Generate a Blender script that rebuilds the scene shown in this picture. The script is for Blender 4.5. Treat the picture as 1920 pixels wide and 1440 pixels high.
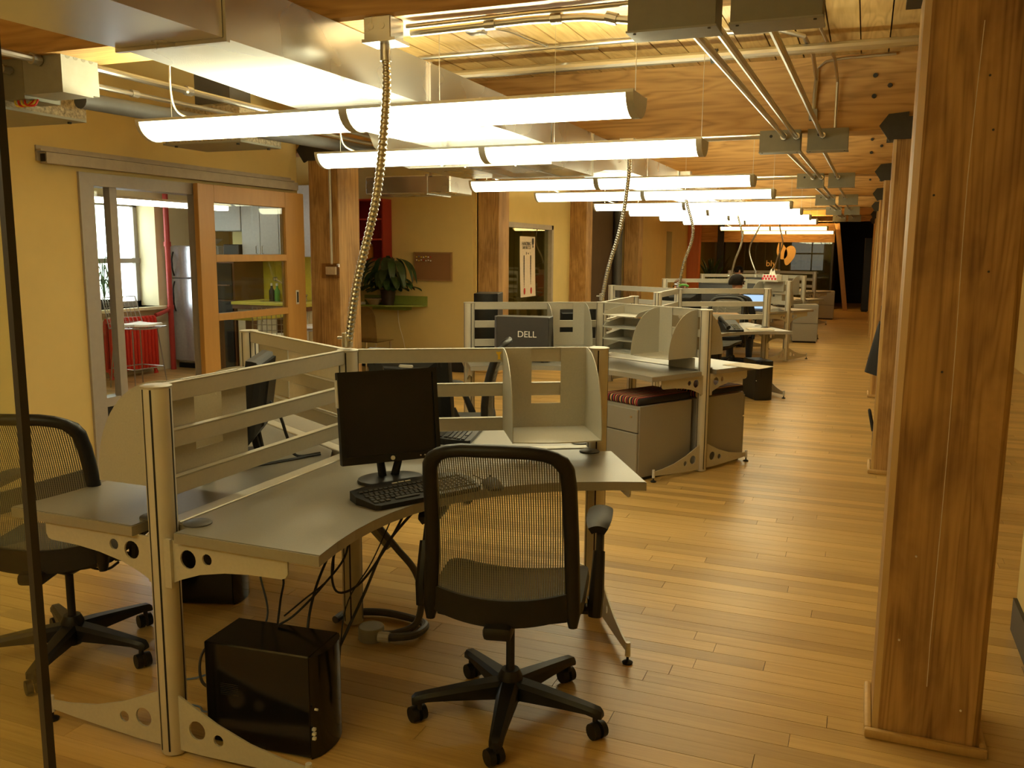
import bpy, bmesh, math, random
from mathutils import Vector, Matrix
for o in list(bpy.data.objects): bpy.data.objects.remove(o)
SC = bpy.context.scene
COL = SC.collection
random.seed(7)
PI = math.pi
def rad(a): return math.radians(a)

# ------------------------------------------------------------------ camera
FPX = 1640.0
CAMZ = 1.55
def _ray(x, y): return Vector(((x-960)/FPX, -(y-720)/FPX, -1.0))
_Y = _ray(1625, 475).normalized()
_Z = -_ray(880, 720 + FPX*FPX/250.0)
_Z = (_Z - _Y*_Z.dot(_Y)).normalized()
_X = _Y.cross(_Z)
cam_d = bpy.data.cameras.new('camera')
cam = bpy.data.objects.new('camera', cam_d); COL.objects.link(cam)
cam_d.sensor_fit = 'HORIZONTAL'; cam_d.sensor_width = 36.0; cam_d.lens = FPX/1920*36.0
cam_d.clip_start = 0.02; cam_d.clip_end = 200
cam.matrix_world = Matrix.Translation((0, 0, CAMZ)) @ Matrix((_X, _Y, _Z)).to_4x4()
SC.camera = cam

# ------------------------------------------------------------------ world (overcast daylight outside the windows) and exposure
W = bpy.data.worlds.new('overcast_sky'); SC.world = W; W.use_nodes = True
W.node_tree.nodes['Background'].inputs[0].default_value = (0.86, 0.92, 1.0, 1)
W.node_tree.nodes['Background'].inputs[1].default_value = 8.0
SC.view_settings.view_transform = 'Standard'; SC.view_settings.look = 'None'
SC.view_settings.gamma = 1.0; SC.view_settings.use_curve_mapping = False
SC.view_settings.exposure = 0.2
LAMP = 11.0                      # fluorescent lens radiance
LAMP_COL = (0.95, 0.89, 0.56)
WARM_COL = (1.0, 0.62, 0.2)
GX, GY = -1.015, 0.813            # free edge of the glass door leaf beside the viewer

# ------------------------------------------------------------------ materials
MATS = {}
def _nt(name):
    m = bpy.data.materials.new(name); m.use_nodes = True
    nt = m.node_tree; b = nt.nodes['Principled BSDF']
    MATS[name] = m
    return m, nt, b
def _coord(nt, scale, kind='Object', rot=(0,0,0)):
    mp = nt.nodes.new('ShaderNodeMapping'); mp.inputs['Scale'].default_value = scale; mp.inputs['Rotation'].default_value = rot
    if kind == 'World':
        g = nt.nodes.new('ShaderNodeNewGeometry'); nt.links.new(g.outputs['Position'], mp.inputs['Vector'])
    else:
        t = nt.nodes.new('ShaderNodeTexCoord'); nt.links.new(t.outputs[kind], mp.inputs['Vector'])
    return mp.outputs['Vector']
def _noise(nt, vec, scale=1.0, detail=4, rough=0.6, dist=0.0):
    n = nt.nodes.new('ShaderNodeTexNoise'); n.inputs['Scale'].default_value = scale; n.inputs['Detail'].default_value = detail
    n.inputs['Roughness'].default_value = rough; n.inputs['Distortion'].default_value = dist
    nt.links.new(vec, n.inputs['Vector']); return n.outputs['Fac']
def _ramp(nt, fac, stops):
    r = nt.nodes.new('ShaderNodeValToRGB'); e = r.color_ramp.elements
    while len(e) < len(stops): e.new(0.5)
    for k, (p, c) in enumerate(stops): e[k].position = p; e[k].color = (*c, 1)
    nt.links.new(fac, r.inputs['Fac']); return r.outputs['Color']
def _mix(nt, a, b, fac, mode='MIX'):
    x = nt.nodes.new('ShaderNodeMix'); x.data_type = 'RGBA'; x.blend_type = mode
    if isinstance(fac, (int, float)): x.inputs[0].default_value = fac
    else: nt.links.new(fac, x.inputs[0])
    for s, v in ((6, a), (7, b)):
        if isinstance(v, tuple): x.inputs[s].default_value = (*v, 1)
        else: nt.links.new(v, x.inputs[s])
    return x.outputs[2]
def _bump(nt, b, fac, strength=0.2, dist=0.01):
    n = nt.nodes.new('ShaderNodeBump'); n.inputs['Strength'].default_value = strength; n.inputs['Distance'].default_value = dist
    nt.links.new(fac, n.inputs['Height']); nt.links.new(n.outputs[0], b.inputs['Normal'])
def plain(name, col, rough=0.5, metal=0.0, var=0.06, scale=30, bump=0.0, spec=0.5):
    m, nt, b = _nt(name)
    v = _coord(nt, (1,1,1)); f = _noise(nt, v, scale, 3)
    d = tuple(max(0, c*(1-var)) for c in col); l = tuple(min(1, c*(1+var)) for c in col)
    nt.links.new(_ramp(nt, f, [(0.3, d), (0.7, l)]), b.inputs['Base Color'])
    b.inputs['Roughness'].default_value = rough; b.inputs['Metallic'].default_value = metal
    b.inputs['Specular IOR Level'].default_value = spec
    if bump: _bump(nt, b, f, bump, 0.002)
    return m
def _math(nt, op, a, b=None):
    n = nt.nodes.new('ShaderNodeMath'); n.operation = op
    for i, v in enumerate((a, b)):
        if v is None: continue
        if isinstance(v, (int, float)): n.inputs[i].default_value = v
        else: nt.links.new(v, n.inputs[i])
    return n.outputs[0]
def wood(name, stops, scale, rough=0.5, ring=True, kind='World', rnd=None, bump=0.15, rndamt=0.5, K=26.0, stain=None):
    """timber: contour rings of a stretched noise (cathedral figure) plus fine streaks along the grain"""
    m, nt, b = _nt(name)
    v = _coord(nt, scale, kind)
    if rnd:
        src = nt.nodes.new('ShaderNodeObjectInfo').outputs['Random'] if rnd == 'object' else nt.nodes.new('ShaderNodeNewGeometry').outputs['Random Per Island']
        add = nt.nodes.new('ShaderNodeVectorMath'); add.operation = 'ADD'
        nt.links.new(v, add.inputs[0]); nt.links.new(_math(nt, 'MULTIPLY', src, 37.0), add.inputs[1]); v = add.outputs[0]
    base = _noise(nt, v, 0.55, 2, 0.5, 0.3)
    v2 = nt.nodes.new('ShaderNodeVectorMath'); v2.operation = 'MULTIPLY'
    mx = max(scale); v2.inputs[1].default_value = tuple(5.0 if q > mx*0.3 else 1.6 for q in scale); nt.links.new(v, v2.inputs[0])
    fine = _noise(nt, v2.outputs[0], 1.0, 5, 0.65, 0.2)
    if ring:
        rg = _math(nt, 'POWER', _math(nt, 'MULTIPLY_ADD', _math(nt, 'SINE', _math(nt, 'MULTIPLY', base, K*2.4)), 0.5), 0.8)
        nt.nodes[-1]
        for n in nt.nodes:
            if n.type == 'MATH' and n.operation == 'MULTIPLY_ADD': n.inputs[2].default_value = 0.5
        f = _math(nt, 'ADD', _math(nt, 'MULTIPLY', rg, 0.22), _math(nt, 'ADD', _math(nt, 'MULTIPLY', fine, 0.50), _math(nt, 'MULTIPLY', base, 0.28)))
    else:
        f = _math(nt, 'ADD', _math(nt, 'MULTIPLY', fine, 0.6), _math(nt, 'MULTIPLY', base, 0.4))
    c = _ramp(nt, f, stops)
    if rnd:
        r2 = _ramp(nt, src, [(0.0, (1-rndamt, 1-rndamt*1.05, 1-rndamt*1.1)), (0.5, (1-rndamt*0.35,)*3), (1.0, (1.0,)*3)])
        c = _mix(nt, c, r2, 1.0, 'MULTIPLY')
    if stain:
        st = _noise(nt, _coord(nt, stain, kind), 1.0, 4, 0.6, 0.5)
        c = _mix(nt, c, _ramp(nt, st, [(0.36, (0.66, 0.61, 0.55)), (0.56, (1, 1, 1))]), 1.0, 'MULTIPLY')
    nt.links.new(c, b.inputs['Base Color'])
    b.inputs['Roughness'].default_value = rough
    _bump(nt, b, f, bump, 0.002)
    return m
def metal(name, col, rough=0.3, var=0.12, scale=(3,3,3), metallic=1.0, rv=0.15):
    m, nt, b = _nt(name)
    v = _coord(nt, scale, 'World'); f = _noise(nt, v, 1.0, 2, 0.5, 0.2)
    d = tuple(c*(1-var) for c in col); l = tuple(min(1, c*(1+var)) for c in col)
    nt.links.new(_ramp(nt, f, [(0.3, d), (0.7, l)]), b.inputs['Base Color'])
    nt.links.new(_ramp(nt, f, [(0.25, (rough-rv*0.5,)*3), (0.75, (rough+rv*0.5,)*3)]), b.inputs['Roughness'])
    b.inputs['Metallic'].default_value = metallic
    return m
def emit(name, col, strength):
    m = bpy.data.materials.new(name); m.use_nodes = True; nt = m.node_tree; nt.nodes.clear()
    e = nt.nodes.new('ShaderNodeEmission'); e.inputs[0].default_value = (*col, 1); e.inputs[1].default_value = strength
    o = nt.nodes.new('ShaderNodeOutputMaterial'); nt.links.new(e.outputs[0], o.inputs[0]); MATS[name] = m; return m
def glass(name, tint=(0.92, 0.95, 0.9), refl=1.0, rough=0.0):
    m = bpy.data.materials.new(name); m.use_nodes = True; nt = m.node_tree; nt.nodes.clear()
    t = nt.nodes.new('ShaderNodeBsdfTransparent'); t.inputs[0].default_value = (*tint, 1)
    g = nt.nodes.new('ShaderNodeBsdfGlossy'); g.inputs['Roughness'].default_value = rough
    lw = nt.nodes.new('ShaderNodeLayerWeight'); lw.inputs['Blend'].default_value = 0.5
    pw = nt.nodes.new('ShaderNodeMath'); pw.operation = 'POWER'; pw.inputs[1].default_value = 5.0; nt.links.new(lw.outputs['Facing'], pw.inputs[0])
    ml = nt.nodes.new('ShaderNodeMath'); ml.operation = 'MULTIPLY_ADD'; ml.inputs[1].default_value = 0.9*refl; ml.inputs[2].default_value = 0.035*refl; nt.links.new(pw.outputs[0], ml.inputs[0])
    ml.use_clamp = True
    x = nt.nodes.new('ShaderNodeMixShader'); nt.links.new(ml.outputs[0], x.inputs[0]); nt.links.new(t.outputs[0], x.inputs[1]); nt.links.new(g.outputs[0], x.inputs[2])
    o = nt.nodes.new('ShaderNodeOutputMaterial'); nt.links.new(x.outputs[0], o.inputs[0]); MATS[name] = m; return m
def meshcloth(name, col, freq, duty, vert=True):
    """woven see-through fabric: opaque threads, open gaps"""
    m = bpy.data.materials.new(name); m.use_nodes = True; nt = m.node_tree; b = nt.nodes['Principled BSDF']; MATS[name] = m
    v = _coord(nt, (1,1,1), 'Object')
    w = nt.nodes.new('ShaderNodeTexWave'); w.bands_direction = 'X' if vert else 'Z'; w.inputs['Scale'].default_value = freq
    nt.links.new(v, w.inputs['Vector'])
    w2 = nt.nodes.new('ShaderNodeTexWave'); w2.bands_direction = 'Z' if vert else 'X'; w2.inputs['Scale'].default_value = freq*0.9
    nt.links.new(v, w2.inputs['Vector'])
    c1 = nt.nodes.new('ShaderNodeMath'); c1.operation = 'LESS_THAN'; c1.inputs[1].default_value = duty; nt.links.new(w.outputs['Fac'], c1.inputs[0])
    c2 = nt.nodes.new('ShaderNodeMath'); c2.operation = 'LESS_THAN'; c2.inputs[1].default_value = 0.02; nt.links.new(w2.outputs['Fac'], c2.inputs[0])
    mx = nt.nodes.new('ShaderNodeMath'); mx.operation = 'MAXIMUM'; nt.links.new(c1.outputs[0], mx.inputs[0]); nt.links.new(c2.outputs[0], mx.inputs[1])
    nt.links.new(mx.outputs[0], b.inputs['Alpha'])
    b.inputs['Base Color'].default_value = (*col, 1); b.inputs['Roughness'].default_value = 0.7
    return m

# albedos (linear)
WOODC = [(0.25, (0.20, 0.085, 0.020)), (0.5, (0.36, 0.175, 0.045)), (0.75, (0.50, 0.27, 0.075))]
FLOORC = [(0.28, (0.43, 0.265, 0.082)), (0.5, (0.58, 0.38, 0.13)), (0.75, (0.68, 0.46, 0.175))]
wood('floor_maple', FLOORC, (1.6, 22, 8), 0.34, False, rnd='object', bump=0.05, rndamt=0.36)
wood('floor_maple_far', FLOORC, (1.6, 22, 8), 0.34, False, rnd='island', bump=0.05, rndamt=0.36)
plain('floor_gap', (0.025, 0.013, 0.005), 0.8)
wood('fir_column', [(0.25, (0.20, 0.105, 0.033)), (0.45, (0.38, 0.215, 0.070)), (0.7, (0.50, 0.30, 0.105))], (19, 19, 0.9), 0.6, True, bump=0.25, K=30, stain=(5, 5, 2.2))
wood('fir_beam', [(0.25, (0.24, 0.125, 0.035)), (0.45, (0.45, 0.25, 0.075)), (0.72, (0.58, 0.345, 0.115))], (1.3, 13, 11), 0.55, True, bump=0.2)
DECKC = [(0.22, (0.44, 0.27, 0.09)), (0.5, (0.62, 0.415, 0.155)), (0.78, (0.72, 0.51, 0.21))]
wood('deck_plank', DECKC, (13, 1.4, 9), 0.5, True, rnd='object', bump=0.2, rndamt=0.3)
wood('deck_plank_far', DECKC, (13, 1.4, 9), 0.5, True, rnd='island', bump=0.2, rndamt=0.3)
wood('chamfer_wood', [(0.3, (0.40, 0.24, 0.07)), (0.7, (0.52, 0.33, 0.11))], (8, 8, 2), 0.5, False)
wood('door_maple', [(0.3, (0.42, 0.215, 0.055)), (0.7, (0.54, 0.30, 0.085))], (9, 3, 1.2), 0.4, False, bump=0.05)
wood('dark_brown_wood', [(0.3, (0.10, 0.042, 0.016)), (0.7, (0.16, 0.07, 0.026))], (3, 9, 2), 0.4, False)
wood('orange_column', [(0.3, (0.50, 0.13, 0.025)), (0.7, (0.62, 0.20, 0.05))], (9, 9, 1.5), 0.5, False)
plain('yellow_paint', (0.59, 0.45, 0.175), 0.75, var=0.03, scale=4)
plain('pale_yellow_paint', (0.66, 0.53, 0.22), 0.75, var=0.03, scale=4)
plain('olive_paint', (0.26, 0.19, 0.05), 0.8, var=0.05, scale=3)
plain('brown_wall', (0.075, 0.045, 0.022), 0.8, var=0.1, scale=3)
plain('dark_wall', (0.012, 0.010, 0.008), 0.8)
plain('cream_paint', (0.75, 0.66, 0.40), 0.75, var=0.03, scale=4)
plain('baseboard_black', (0.012, 0.011, 0.010), 0.45)
metal('galvanized', (0.58, 0.575, 0.55), 0.28, 0.07, (2.5, 2.5, 2.5), 0.95, 0.06)
metal('steel_pipe', (0.58, 0.565, 0.52), 0.30, 0.05, (4, 4, 4), 1.0, 0.04)
metal('flex_steel', (0.60, 0.58, 0.52), 0.24, 0.05, (4, 4, 4), 1.0, 0.04)
metal('aluminium_post', (0.58, 0.55, 0.47), 0.36, 0.03, (6, 6, 6), 0.25, 0.03)
plain('rail_paint', (0.46, 0.435, 0.36), 0.42, 0.25, 0.03, 60)
plain('bin_paint', (0.45, 0.435, 0.37), 0.45, 0.25, 0.05, 160)
plain('bracket_paint', (0.50, 0.47, 0.38), 0.42, 0.25, 0.04, 90)
plain('desk_laminate', (0.228, 0.214, 0.178), 0.36, 0.15, 0.07, 300)
plain('desk_edge', (0.30, 0.275, 0.225), 0.4, 0.2, 0.03, 80)
plain('pedestal_paint', (0.27, 0.25, 0.215), 0.5, 0.15, 0.05, 200)
plain('box_grey_green', (0.19, 0.18, 0.135), 0.5, 0.2, 0.05, 20)
plain('box_grey_light', (0.27, 0.265, 0.22), 0.5, 0.2, 0.05, 20)
plain('iron_bracket', (0.045, 0.041, 0.034), 0.6, 0.3, 0.1, 30)
plain('grey_pvc', (0.075, 0.072, 0.068), 0.5)
plain('black_plastic', (0.010, 0.0098, 0.0095), 0.42, var=0.1, spec=0.3)
plain('black_gloss', (0.006, 0.006, 0.006), 0.16)
plain('charcoal_plastic', (0.018, 0.017, 0.0155), 0.55, var=0.1, spec=0.35)
plain('key_plastic', (0.020, 0.019, 0.018), 0.45)
plain('screen_off', (0.012, 0.0115, 0.012), 0.3, spec=0.3)
plain('rubber_black', (0.010, 0.010, 0.010), 0.6)
plain('seat_fabric', (0.055, 0.053, 0.048), 0.85, var=0.35, scale=450)
meshcloth('back_mesh', (0.15, 0.14, 0.105), 45, 0.60)
plain('back_mesh_solid', (0.10, 0.09, 0.065), 0.8, var=0.3, scale=300)
plain('white_plastic', (0.75, 0.73, 0.68), 0.4)
plain('silver_plastic', (0.62, 0.61, 0.57), 0.4, 0.2)
plain('white_cable', (0.70, 0.66, 0.55), 0.5)
plain('blue_cable', (0.10, 0.15, 0.24), 0.5)
plain('frame_grey', (0.34, 0.31, 0.285), 0.5, 0.2, 0.04, 20)
plain('track_grey', (0.36, 0.315, 0.255), 0.55, 0.1, 0.08, 15)
plain('insulation', (0.30, 0.25, 0.17), 0.95, var=0.55, scale=60, bump=0.6)
plain('red_paint', (0.56, 0.028, 0.012), 0.38)
plain('red_pipe', (0.42, 0.045, 0.03), 0.4)
plain('red_shelf', (0.26, 0.015, 0.012), 0.5)
plain('red_shelf_edge', (0.48, 0.045, 0.02), 0.5)
plain('fridge_steel', (0.62, 0.64, 0.70), 0.25, 0.45)
plain('cabinet_white', (0.42, 0.43, 0.46), 0.35)
plain('panel_cream', (0.60, 0.55, 0.40), 0.5)
plain('lime_top', (0.58, 0.53, 0.08), 0.35)
plain('lime_tile', (0.60, 0.50, 0.045), 0.3)
plain('cork', (0.235, 0.115, 0.045), 0.9, var=0.3, scale=220)
plain('cork_frame', (0.30, 0.17, 0.06), 0.6)
plain('green_glass_shelf', (0.22, 0.27, 0.05), 0.2)
plain('leaf_green', (0.018, 0.045, 0.012), 0.4, var=0.35, scale=14)
plain('leaf_light', (0.06, 0.12, 0.03), 0.5)
plain('pot_dark', (0.03, 0.018, 0.012), 0.5)
plain('wicker', (0.32, 0.22, 0.10), 0.8, var=0.3, scale=120)
plain('paper_white', (0.72, 0.66, 0.54), 0.8)
plain('paper_pink', (0.66, 0.58, 0.48), 0.8)
plain('ink', (0.03, 0.03, 0.035), 0.8)
plain('ink_red', (0.45, 0.02, 0.02), 0.8)
plain('sticker_yellow', (0.75, 0.50, 0.02), 0.6)
plain('yellow_plastic', (0.65, 0.50, 0.05), 0.5)
plain('pink_plastic', (0.65, 0.16, 0.24), 0.5)
plain('green_plastic', (0.07, 0.26, 0.02), 0.4)
plain('dell_side', (0.032, 0.030, 0.030), 0.42)
plain('dell_front', (0.10, 0.09, 0.10), 0.4)
plain('chrome', (0.7, 0.69, 0.66), 0.12, 1.0)
plain('wire_steel', (0.42, 0.38, 0.34), 0.3, 0.8)
plain('seat_white', (0.78, 0.75, 0.66), 0.6)
plain('skin', (0.42, 0.22, 0.13), 0.6)
plain('hair_dark', (0.008, 0.0055, 0.004), 0.8, spec=0.15)
plain('hair_brown', (0.10, 0.045, 0.02), 0.6)
plain('shirt_black', (0.010, 0.010, 0.011), 0.85)
plain('shirt_pink', (0.40, 0.16, 0.16), 0.85)
plain('shirt_red', (0.35, 0.05, 0.03), 0.85)
plain('jeans', (0.028, 0.036, 0.055), 0.85, var=0.2, scale=80)
plain('shoe_dark', (0.02, 0.016, 0.012), 0.6)
plain('carton', (0.30, 0.17, 0.06), 0.8)
plain('folder_cream', (0.68, 0.52, 0.24), 0.7)
plain('coat_black', (0.012, 0.012, 0.014), 0.9)
plain('plank_pale', (0.34, 0.19, 0.07), 0.6)
plain('logo_peach', (0.72, 0.46, 0.16), 0.6)
plain('amber_bottle', (0.35, 0.12, 0.01), 0.2)
plain('flower_red', (0.60, 0.03, 0.06), 0.7)
plain('tissue_white', (0.8, 0.78, 0.72), 0.8)
plain('vase_clear', (0.5, 0.45, 0.4), 0.15)
emit('lens_light', LAMP_COL, LAMP)
emit('lens_warm', WARM_COL, LAMP*0.9)
emit('tube_light', LAMP_COL, LAMP*22); emit('tube_warm', WARM_COL, LAMP*12)
emit('laptop_screen', (0.45, 0.65, 0.95), 1.0)
glass('clear_glass'); glass('tinted_glass', (0.75, 0.78, 0.62), 1.3); glass('door_edge_glass', (0.93, 0.95, 0.86), 0.8)
glass('dusky_glass', (0.16, 0.145, 0.15), 1.2)
glass('clear_acrylic', (0.80, 0.72, 0.62), 1.6)
def stripes(name):
    m, nt, b = _nt(name)
    v = _coord(nt, (1,1,1), 'Object'); s = nt.nodes.new('ShaderNodeSeparateXYZ'); nt.links.new(v, s.inputs[0])
    ml = nt.nodes.new('ShaderNodeMath'); ml.operation = 'MULTIPLY'; ml.inputs[1].default_value = 11.0; nt.links.new(s.outputs['X'], ml.inputs[0])
    fr = nt.nodes.new('ShaderNodeMath'); fr.operation = 'FRACT'; nt.links.new(ml.outputs[0], fr.inputs[0])
    K=(0.012,0.010,0.010); O=(0.45,0.16,0.03); C=(0.50,0.36,0.20); Rr=(0.42,0.02,0.03); P=(0.10,0.03,0.03)
    c = _ramp(nt, fr.outputs[0], [(0.0,K),(0.14,O),(0.20,C),(0.27,K),(0.42,P),(0.50,Rr),(0.56,K),(0.70,C),(0.74,O),(0.80,K),(0.90,Rr),(0.95,K)])
    r = nt.nodes[-1]
    for n in nt.nodes:
        if n.type == 'VALTORGB' and len(n.color_ramp.elements) > 6: n.color_ramp.interpolation = 'CONSTANT'
    nt.links.new(c, b.inputs['Base Color']); b.inputs['Roughness'].default_value = 0.9
stripes('striped_fabric')

# ------------------------------------------------------------------ geometry helpers
IDM = Matrix.Identity(4)
def T(x, y, z): return Matrix.Translation((x, y, z))
def RZ(a): return Matrix.Rotation(a, 4, 'Z')
def RX(a): return Matrix.Rotation(a, 4, 'X')
def RY(a): return Matrix.Rotation(a, 4, 'Y')
def NB(): return bmesh.new()
def _xf(bm, verts, M):
    if M is not None:
        for v in verts: v.co = M @ v.co
def box(bm, x0, x1, y0, y1, z0, z1, M=None, bev=0.0, seg=2):
    vs = [bm.verts.new(p) for p in ((x0,y0,z0),(x1,y0,z0),(x1,y1,z0),(x0,y1,z0),(x0,y0,z1),(x1,y0,z1),(x1,y1,z1),(x0,y1,z1))]
    fs = [bm.faces.new([vs[i] for i in q]) for q in ((3,2,1,0),(4,5,6,7),(0,1,5,4),(1,2,6,5),(2,3,7,6),(3,0,4,7))]
    if bev > 0:
        es = list({e for f in fs for e in f.edges})
        r = bmesh.ops.bevel(bm, geom=es, offset=bev, segments=seg, affect='EDGES', profile=0.5)
        vs = list({v for f in r['faces'] for v in f.verts} | {v for v in vs if v.is_valid})
        # include every vertex connected
        seen = set(vs); st = list(vs)
        while st:
            v = st.pop()
            for e in v.link_edges:
                w = e.other_vert(v)
                if w not in seen: seen.add(w); st.append(w)
        vs = list(seen)
    _xf(bm, vs, M); return vs
def cyl(bm, p0, p1, r0, r1=None, seg=16, caps=True, M=None):
    if r1 is None: r1 = r0
    return tube(bm, [p0, p1], [r0, r1], seg, caps, M)
def tube(bm, pts, r, seg=8, caps=True, M=None, closed=False):
    pts = [Vector(p) for p in pts]; n = len(pts)
    rr = r if isinstance(r, (list, tuple)) else [r]*n
    rings = []; up = None
    for i, p in enumerate(pts):
        if closed: t = pts[(i+1) % n] - pts[i-1]
        else: t = (pts[min(i+1, n-1)] - pts[max(i-1, 0)])
        if t.length < 1e-9: t = Vector((0,0,1))
        t.normalize()
        if up is None:
            a = Vector((0,0,1)) if abs(t.z) < 0.9 else Vector((1,0,0))
            up = (a - t*a.dot(t)).normalized()
        else:
            up = (up - t*up.dot(t))
            if up.length < 1e-6:
                a = Vector((0,0,1)) if abs(t.z) < 0.9 else Vector((1,0,0)); up = a - t*a.dot(t)
            up.normalize()
        s = t.cross(up)
        rings.append([bm.verts.new(p + (up*math.cos(2*PI*k/seg) + s*math.sin(2*PI*k/seg))*rr[i]) for k in range(seg)])
    m = n if closed else n-1
    for i in range(m):
        a, b = rings[i], rings[(i+1) % n]
        for k in range(seg): bm.faces.new((a[k], a[(k+1)%seg], b[(k+1)%seg], b[k]))
    if caps and not closed:
        bm.faces.new(rings[0][::-1]); bm.faces.new(rings[-1])
    vs = [v for q in rings for v in q]; _xf(bm, vs, M); return vs
def lathe(bm, prof, seg=20, M=None, a0=0, a1=2*PI):
    full = abs(a1-a0-2*PI) < 1e-6; n = seg if full else seg+1
    rings = [[bm.verts.new((max(r, 1e-5)*math.cos(a0+(a1-a0)*k/seg), max(r, 1e-5)*math.sin(a0+(a1-a0)*k/seg), z)) for k in range(n)] for r, z in prof]
    for i in range(len(rings)-1):
        for k in range(seg):
            j = (k+1) % n
            bm.faces.new((rings[i][k], rings[i][j], rings[i+1][j], rings[i+1][k]))
    if full:
        if prof[0][0] > 1e-4: bm.faces.new(rings[0][::-1])
        if prof[-1][0] > 1e-4: bm.faces.new(rings[-1])
    vs = [v for q in rings for v in q]; _xf(bm, vs, M); return vs
def prism(bm, poly, z0, z1, M=None):
    a = [bm.verts.new((x, y, z0)) for x, y in poly]; b = [bm.verts.new((x, y, z1)) for x, y in poly]
    n = len(poly); bm.faces.new(a[::-1]); bm.faces.new(b)
    for i in range(n): bm.faces.new((a[i], a[(i+1)%n], b[(i+1)%n], b[i]))
    _xf(bm, a+b, M); return a+b
def circ(cx, cy, r, n=14, sx=1.0): return [(cx + r*sx*math.cos(2*PI*k/n), cy + r*math.sin(2*PI*k/n)) for k in range(n)]
def plate(bm, outer, holes, t, M=None):
    """flat sheet with cut-outs: outline in (u,v), thickness t along w; mapped u->x, v->z, w->y"""
    t2 = bmesh.new(); loops = []
    for lp in [outer]+holes:
        vs = [t2.verts.new((u, 0, v)) for u, v in lp]; loops.append(vs)
        for i in range(len(vs)): t2.edges.new((vs[i], vs[(i+1)%len(vs)]))
    bmesh.ops.triangle_fill(t2, use_beauty=True, use_dissolve=False, edges=t2.edges[:], normal=(0,-1,0))
    fs = t2.faces[:]
    r = bmesh.ops.extrude_face_region(t2, geom=fs)
    ev = [g for g in r['geom'] if isinstance(g, bmesh.types.BMVert)]
    for v in ev: v.co.y += t
    for v in t2.verts: v.co.y -= t/2
    bmesh.ops.recalc_face_normals(t2, faces=t2.faces[:])
    mp = {v: bm.verts.new(M @ v.co if M is not None else v.co) for v in t2.verts}
    for f in t2.faces:
        try: bm.faces.new([mp[v] for v in f.verts])
        except ValueError: pass
    t2.free()
def grid(bm, fn, nu, nv, thick=0.0, M=None):
    """surface patch fn(u,v)->point; optional thickness along normals"""
    V = [[Vector(fn(i/nu, j/nv)) for j in range(nv+1)] for i in range(nu+1)]
    def nrm(i, j):
        a = V[min(i+1,nu)][j]-V[max(i-1,0)][j]; b = V[i][min(j+1,nv)]-V[i][max(j-1,0)]
        c = a.cross(b); return c.normalized() if c.length > 1e-12 else Vector((0,0,1))
    A = [[bm.verts.new(V[i][j]) for j in range(nv+1)] for i in range(nu+1)]
    allv = [v for q in A for v in q]
    for i in range(nu):
        for j in range(nv): bm.faces.new((A[i][j], A[i+1][j], A[i+1][j+1], A[i][j+1]))
    if thick:
        B = [[bm.verts.new(V[i][j]-nrm(i,j)*thick) for j in range(nv+1)] for i in range(nu+1)]
        allv += [v for q in B for v in q]
        for i in range(nu):
            for j in range(nv): bm.faces.new((B[i][j], B[i][j+1], B[i+1][j+1], B[i+1][j]))
        for i in range(nu):
            bm.faces.new((A[i][0], B[i][0], B[i+1][0], A[i+1][0])); bm.faces.new((A[i][nv], A[i+1][nv], B[i+1][nv], B[i][nv]))
        for j in range(nv):
            bm.faces.new((A[0][j], A[0][j+1], B[0][j+1], B[0][j])); bm.faces.new((A[nu][j], B[nu][j], B[nu][j+1], A[nu][j+1]))
    _xf(bm, allv, M)
def obj(name, bm, mat, parent=None, smooth=True, ang=35, loc=None, rotz=0.0):
    bmesh.ops.recalc_face_normals(bm, faces=bm.faces[:])
    me = bpy.data.meshes.new(name); bm.to_mesh(me); bm.free()
    me.materials.append(MATS[mat] if isinstance(mat, str) else mat)
    if smooth:
        me.shade_smooth()
        try: me.set_sharp_from_angle(angle=rad(ang))
        except Exception: pass
    o = bpy.data.objects.new(name, me); COL.objects.link(o)
    if parent is not None: o.parent = parent
    if loc is not None: o.location = loc
    o.rotation_euler[2] = rotz
    return o
def tag(o, label, cat, group=None):
    o['label'] = label; o['category'] = cat
    if group: o['group'] = group
    return o
def thing(name, label, cat, loc=(0,0,0), rotz=0.0, group=None):
    o = bpy.data.objects.new(name, None); COL.objects.link(o); o.empty_display_size = 0.05
    o.location = loc; o.rotation_euler = (0, 0, rotz)
    return tag(o, label, cat, group)
def struct(name, bm, mat, parent=None, smooth=False, label=None):
    o = obj(name, bm, mat, parent, smooth); o['kind'] = 'structure'
    if label and parent is None: o['label'] = label
    return o
def dup(root, loc, rotz, label, group=None):
    def cp(o, par):
        c = o.copy(); COL.objects.link(c)
        if par is not None: c.parent = par
        for ch in o.children: cp(ch, c)
        return c
    r = cp(root, None); r.location = loc; r.rotation_euler = (0, 0, rotz); r['label'] = label
    if group: r['group'] = group
    return r
def text(name, s, size, mat, M, parent=None, depth=0.001, align='CENTER'):
    cu = bpy.data.curves.new(name, 'FONT'); cu.body = s; cu.size = size; cu.extrude = depth; cu.align_x = align; cu.align_y = 'CENTER'
    o = bpy.data.objects.new(name, cu); COL.objects.link(o)
    bpy.context.view_layer.update()
    dg = bpy.context.evaluated_depsgraph_get()
    me = bpy.data.meshes.new_from_object(o.evaluated_get(dg)); bpy.data.objects.remove(o)
    me.transform(M); me.materials.clear(); me.materials.append(MATS[mat])
    o = bpy.data.objects.new(name, me); COL.objects.link(o)
    if parent is not None: o.parent = parent
    return o
def bez(p0, p1, p2, p3, n=16):
    P = [Vector(p) for p in (p0, p1, p2, p3)]
    return [P[0]*(1-t)**3 + P[1]*3*t*(1-t)**2 + P[2]*3*t*t*(1-t) + P[3]*t**3 for t in [i/n for i in range(n+1)]]
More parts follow.
